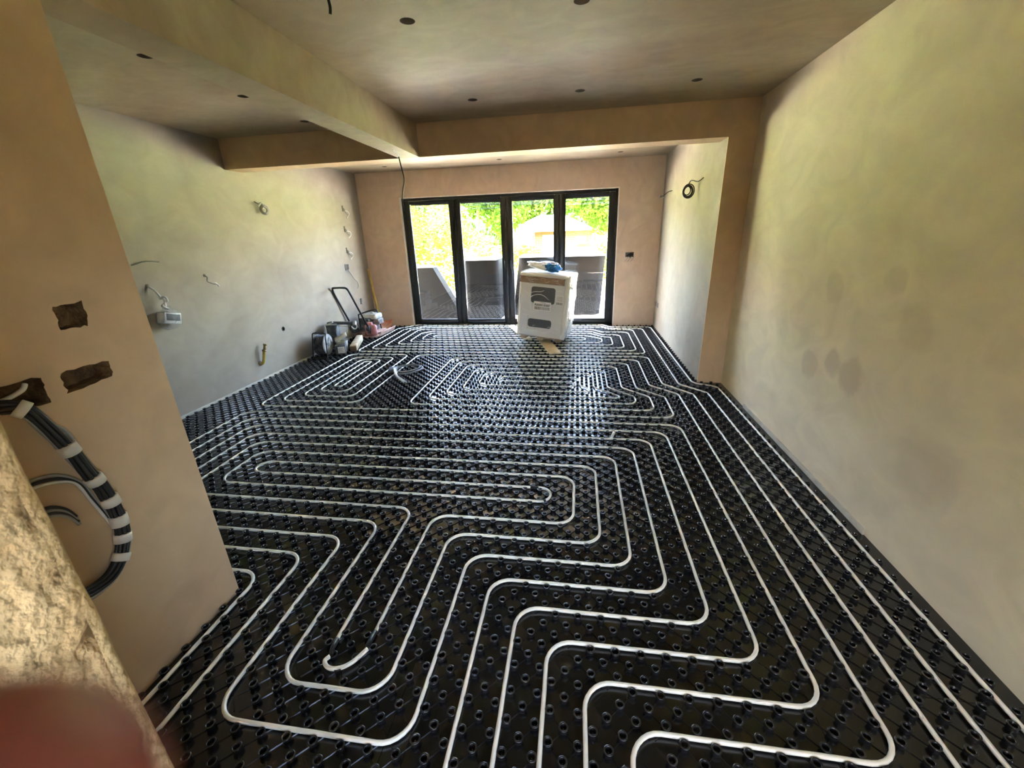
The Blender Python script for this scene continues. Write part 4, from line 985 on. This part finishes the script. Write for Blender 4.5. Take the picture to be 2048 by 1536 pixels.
def drape(m, x0, x1, y0, y1, z0, z1, skew=0.0, slope=0.0, seed=1):
    """tarp draped over a stack: box skin with folds; skew leans the sides, slope drops the right of the top"""
    n = 40; nz = 14; V = []
    cx_, cy_ = (x0+x1)/2, (y0+y1)/2; hx, hy = (x1-x0)/2, (y1-y0)/2
    for j in range(nz+1):
        t = j/nz
        for k in range(n):
            a = 2*pi*(k+.5)/n; c, s_ = cos(a), sin(a); ex = 12
            rr = (abs(c)**ex+abs(s_)**ex)**(-1/ex)
            u, w = rr*c, rr*s_
            fold = .025*noise.noise(Vector((u*5+seed, w*5, t*1.5)))*(1-t*.6)
            ztop = z1 - slope*max(0, u+.0)*(z1-z0)
            z = z0 + (ztop-z0)*t + (.03*noise.noise(Vector((u*4, w*4, seed))) if j == 0 else 0)
            V.append((cx_ + u*hx*(1+.03*(1-t)) + c*fold + skew*(t-.5), cy_ + w*hy*(1+.03*(1-t)) + s_*fold, z))
    m.add(V, [(j*n+k, j*n+(k+1) % n, (j+1)*n+(k+1) % n, (j+1)*n+k) for j in range(nz) for k in range(n)], True)
    m.add(V[nz*n:], [tuple(range(n))])
def covered(loc, dims, skew, slope, seed, label, board=True):  # board: pale slab imitating the sunlit top of the tarp
    e = empty('covered_stack', loc, 0, label, 'covered stack', 'tarpaulin covered stacks on the patio')
    w, d, h = dims
    part('tarpaulin', M_TARP, e, lambda m: drape(m, -w/2, w/2, -d/2, d/2, .01, h, skew, slope, seed))
    if board: part('sunlit_top', M_SUNLIT_TOP, e, lambda m: m.rbox(-w/2+skew*.5+.01, w/2+skew*.5-.01, -d/2-.03, d/2+.03, h+.002, h+.03, .006, 1))
    return e
covered((-1.96, 9.05, -.12), (.72, .8, 1.24), .0, 0, 2, 'dark tarpaulin covered stack outside the second door leaf')
covered((-1.50, 10.0, -.12), (.15, .6, .92), .0, 0, 5, 'low dark covered block between the two taller stacks on the patio', False)
covered((-.38, 9.65, -.12), (1.85, .9, 1.24), .12, 0, 9, 'widest dark tarpaulin covered stack outside the right door leaves')
e = empty('covered_stack', (-2.97, 9.07, -.12), 0, 'dark wedge shaped covered stack outside the door leaf nearest the yellow pole', 'covered stack', 'tarpaulin covered stacks on the patio')
part('tarpaulin', M_TARP, e, lambda m: m.add([(-.55,-.45,0),(.60,-.45,0),(.60,-.12,0),(-.55,-.12,0),(-.38,-.42,1.12),(-.02,-.42,1.12),(-.02,-.15,1.12),(-.38,-.15,1.12)], [(0,3,2,1),(4,5,6,7),(0,1,5,4),(1,2,6,5),(2,3,7,6),(3,0,4,7)]))
part('sunlit_top', M_SUNLIT_TOP, e, lambda m: m.rbox(-.40,0,-.44,-.13,1.122,1.14,.005,1))
# pale garden chair behind the right stack
ch = empty('garden_chair', (.28, 10.9, -.12), radians(12), 'pale slatted garden chair behind the widest covered stack', 'chair')
for sx in (-.24,.24):
    part('leg', M_UPVC, ch, lambda m: m.box(sx-.02,sx+.02,-.24,-.20,0,.46)); part('leg', M_UPVC, ch, lambda m: m.box(sx-.02,sx+.02,.22,.26,0,1.32))
for k in range(5): part('seat_slat', M_UPVC, ch, lambda m: m.box(-.26,.26,-.25+k*.10,-.17+k*.10,.46,.48))
for k in range(5): part('back_slat', M_UPVC, ch, lambda m: m.box(-.22+k*.09,-.17+k*.09,.23,.25,.52,1.28))
part('top_rail', M_UPVC, ch, lambda m: m.box(-.27,.27,.22,.26,1.28,1.36))

# brick outbuilding
ob = empty('brick_outbuilding', (-1.6, 28, -.70), 0, 'red brick outbuilding with white door and pale hipped roof across the garden', 'building')
part('wall', M_BRICK, ob, lambda m: m.box(-2.75, 2.45, 0, 4, 0, 2.02))
part('wall_band', M_REDBAND, ob, lambda m: m.box(-1.1, 2.50, -.03, 0, 2.02, 2.34))
part('white_gable', M_UPVC, ob, lambda m: m.box(-2.80, -1.1, -.03, .02, 1.52, 2.34))
def oroof(m):
    V = [(-3.2,-.4,2.34),(2.8,-.4,2.34),(2.8,4.4,2.34),(-3.2,4.4,2.34),(-.9,1.6,3.35),(.7,1.6,3.35),(.7,2.4,3.35),(-.9,2.4,3.35)]
    m.add(V, [(0,1,5,4),(1,2,6,5),(2,3,7,6),(3,0,4,7),(4,5,6,7),(0,3,2,1)])
part('roof', M_ROOF, ob, oroof)
wd = part('window', M_UPVC, ob, lambda m: (m.box(-2.20,-1.15,-.06,.0,1.40,1.46), m.box(-2.20,-1.15,-.06,0,2.02,2.10), m.box(-2.20,-2.10,-.06,0,1.40,2.10), m.box(-1.25,-1.15,-.06,0,1.40,2.10)))
part('window_pane', M_OUTGLASS, wd, lambda m: m.box(-2.10,-1.25,-.02,-.005,1.46,2.02))
dr = part('white_door', M_UPVC, ob, lambda m: (m.box(-.58,.30,-.05,0,0,2.12), m.box(-.50,.22,-.07,-.05,.1,.95), m.box(-.50,.22,-.07,-.05,1.05,2.0)))
part('box_lamp', M_UPVC, ob, lambda m: m.box(1.55,2.15,-.25,-.02,1.55,1.95))
fe = empty('garden_fence', (4.5, 30, -.70), 0, 'weathered board fence behind the tree at the right of the garden', 'fence')
for k in range(22): part('fence_board', M_FENCE, fe, lambda m: m.box(-3.6+k*.28, -3.6+k*.28+.25, -.012+.01*(k % 2), .012+.01*(k % 2), 0, 2.3))

def leaves(m, blobs, n, size, seed):
    rnd = random.Random(seed); tot = sum(b_[3]*b_[4]*b_[5] for b_ in blobs)
    for bx0, by0, bz0, rx, ry, rz in blobs:
        for k in range(int(n*rx*ry*rz/tot)):
            while True:
                p = Vector((rnd.uniform(-1,1), rnd.uniform(-1,1), rnd.uniform(-1,1)))
                l = p.length
                if .45 < l < 1 and noise.noise(p*2.4+Vector((seed, bx0, bz0))) > -.22: break
            c = Vector((bx0+p.x*rx, by0+p.y*ry, bz0+p.z*rz)); s_ = size*rnd.uniform(.6,1.4)
            d = Vector((rnd.gauss(0,1), rnd.gauss(0,1), rnd.gauss(-.2,.8))).normalized(); e_ = d.orthogonal().normalized(); e_.rotate(Matrix.Rotation(rnd.uniform(0,6.28),3,d)); f_ = d.cross(e_)
            m.add([c-d*s_, c+e_*s_*.55, c+d*s_, c-e_*s_*.55+f_*s_*.15], [(0,1,2),(0,2,3)])
def tree(name, loc, blobs, n, size, lm, trunk, seed, label, cat, group):
    e = empty(name, loc, 0, label, cat, group)
    part('crown', lm, e, lambda m: leaves(m, blobs, n, size, seed))
    if trunk:
        def tf(m):
            for P, r0, r1 in trunk:
                q = smooth_path(P, 5); m.tube(q, [r0+(r1-r0)*i/(len(q)-1) for i in range(len(q))], 9)
        part('trunk', M_BARK, e, tf)
    return e
TG = 'garden trees and shrubs beyond the patio'
tree('shrub', (-7.6, 16.5, -.7), [(0,0,1.6,1.9,1.2,1.7), (.6,0,3.0,1.3,1.0,1.2)], 4600, .075, M_LEAF_Y, [([(0,0,0),(0,0,1.5)],.08,.04)], 1, 'yellow green shrub seen through the door leaf nearest the yellow pole', 'shrub', TG)
tree('shrub', (-4.6, 18.0, -.7), [(0,0,1.3,1.6,1.2,1.4), (-.8,0,2.6,1.1,1.0,1.1)], 3300, .075, M_LEAF_Y, [([(0,0,0),(0,0,1.2)],.07,.04)], 2, 'loose yellow green shrub seen through the second door leaf', 'shrub', TG)
tree('tree', (-10.5, 22, -.7), [(0,0,4.2,2.6,2.0,2.4), (1.5,0,2.6,1.8,1.6,1.6)], 6500, .12, M_LEAF_G, [([(0,0,0),(.1,0,2),(.2,0,4)],.16,.08)], 3, 'green tree behind the shrubs at the far left of the garden', 'tree', TG)
tree('tree', (-5.6, 24, -.7), [(0,0,5.0,2.0,1.8,1.9), (1.7,0,3.6,1.3,1.2,1.5)], 5600, .12, M_LEAF_G, [([(0,0,0),(.1,0,2.4),(.3,0,4.6)],.15,.07)], 4, 'green tree whose crown shows at the top of the second door leaf', 'tree', TG)
tree('tree', (-2.8, 34.0, -.7), [(0,0,5.2,3.2,1.0,2.2), (-2.2,0,4.0,1.8,.9,1.6)], 6500, .15, M_LEAF_G, [([(0,0,0),(.1,0,2.6),(.2,0,5)],.18,.08)], 5, 'broad green tree rising behind the brick outbuilding', 'tree', TG)
tree('tree', (1.0, 24.5, -.7), [(.1,0,4.3,1.7,1.6,1.6), (.5,0,3.0,1.0,1.0,1.0), (-1.0,0,4.4,1.0,1.0,1.0)], 6500, .10, M_LEAF_G, [([(.1,0,0),(.05,0,1.2),(.15,0,2.6),(.0,0,4)],.13,.07), ([(.08,0,1.4),(.5,.1,2.4),(.7,.1,3.4)],.07,.03)], 6, 'bright green tree with a bare trunk right of the brick outbuilding', 'tree', TG)
tree('shrub', (1.5, 21.5, -.7), [(0,0,1.1,.8,.8,1.1)], 1700, .07, M_LEAF_Y, [([(0,0,0),(0,0,1)],.05,.02)], 7, 'small pale shrub at the foot of the bare trunk', 'shrub', TG)
tree('tree', (-9.2, 27, -.7), [(0,0,5.6,1.6,1.4,1.5)], 2200, .12, M_LEAF_R, [([(0,0,0),(0,0,5)],.12,.06)], 8, 'copper leaved tree at the far left behind the shrubs', 'tree', TG)
tree('hedge', (-6.5, 37, -.7), [(-8,0,3.5,6,1.5,3.6), (3,0,3.2,6,1.5,3.2), (12,0,3.6,6,1.5,3.6)], 9000, .20, M_LEAF_D, None, 9, 'deep green hedge line closing the far end of the garden', 'hedge', TG)
tree('shrub', (-2.6, 20.5, -.7), [(0,0,.9,1.3,.9,.95)], 2300, .08, M_LEAF_Y, [([(0,0,0),(0,0,.8)],.05,.03)], 10, 'low pale green shrub in front of the brick outbuilding', 'shrub', TG)

# ------------------------------------------------------------------ fingertip over the lens edge
def camspace(px, py, depth):
    c = ((px-1024)/FPX*depth, depth, -(py-768)/FPX*depth)
    return Vector([sum(CAM_R[r][k]*c[k] for k in range(3)) for r in range(3)]) + Vector((0,0,H))
tip = camspace(-10, 1735, .0145); mid = camspace(-480, 2000, .022); kn = camspace(-800, 2200, .048); palm = camspace(-1000, 2800, .075)
P = smooth_path([tip, mid, kn, palm], 10)
rad = []
for i in range(len(P)):
    t = i/(len(P)-1)
    r_ = .0078 + .0012*t + .0006*math.exp(-((t-.33)/.06)**2) + .0006*math.exp(-((t-.66)/.06)**2)
    rad.append(r_*math.sqrt(max(0, 1-(1-min(1, i/4))**2)) if i < 4 else r_)
rad[0] = .0012
m = MB(); m.tube(P, rad, 20)
fg = tag(m.build('person', M_SKIN), 'blurred reddish fingertip over the lower left corner of the lens', 'finger')
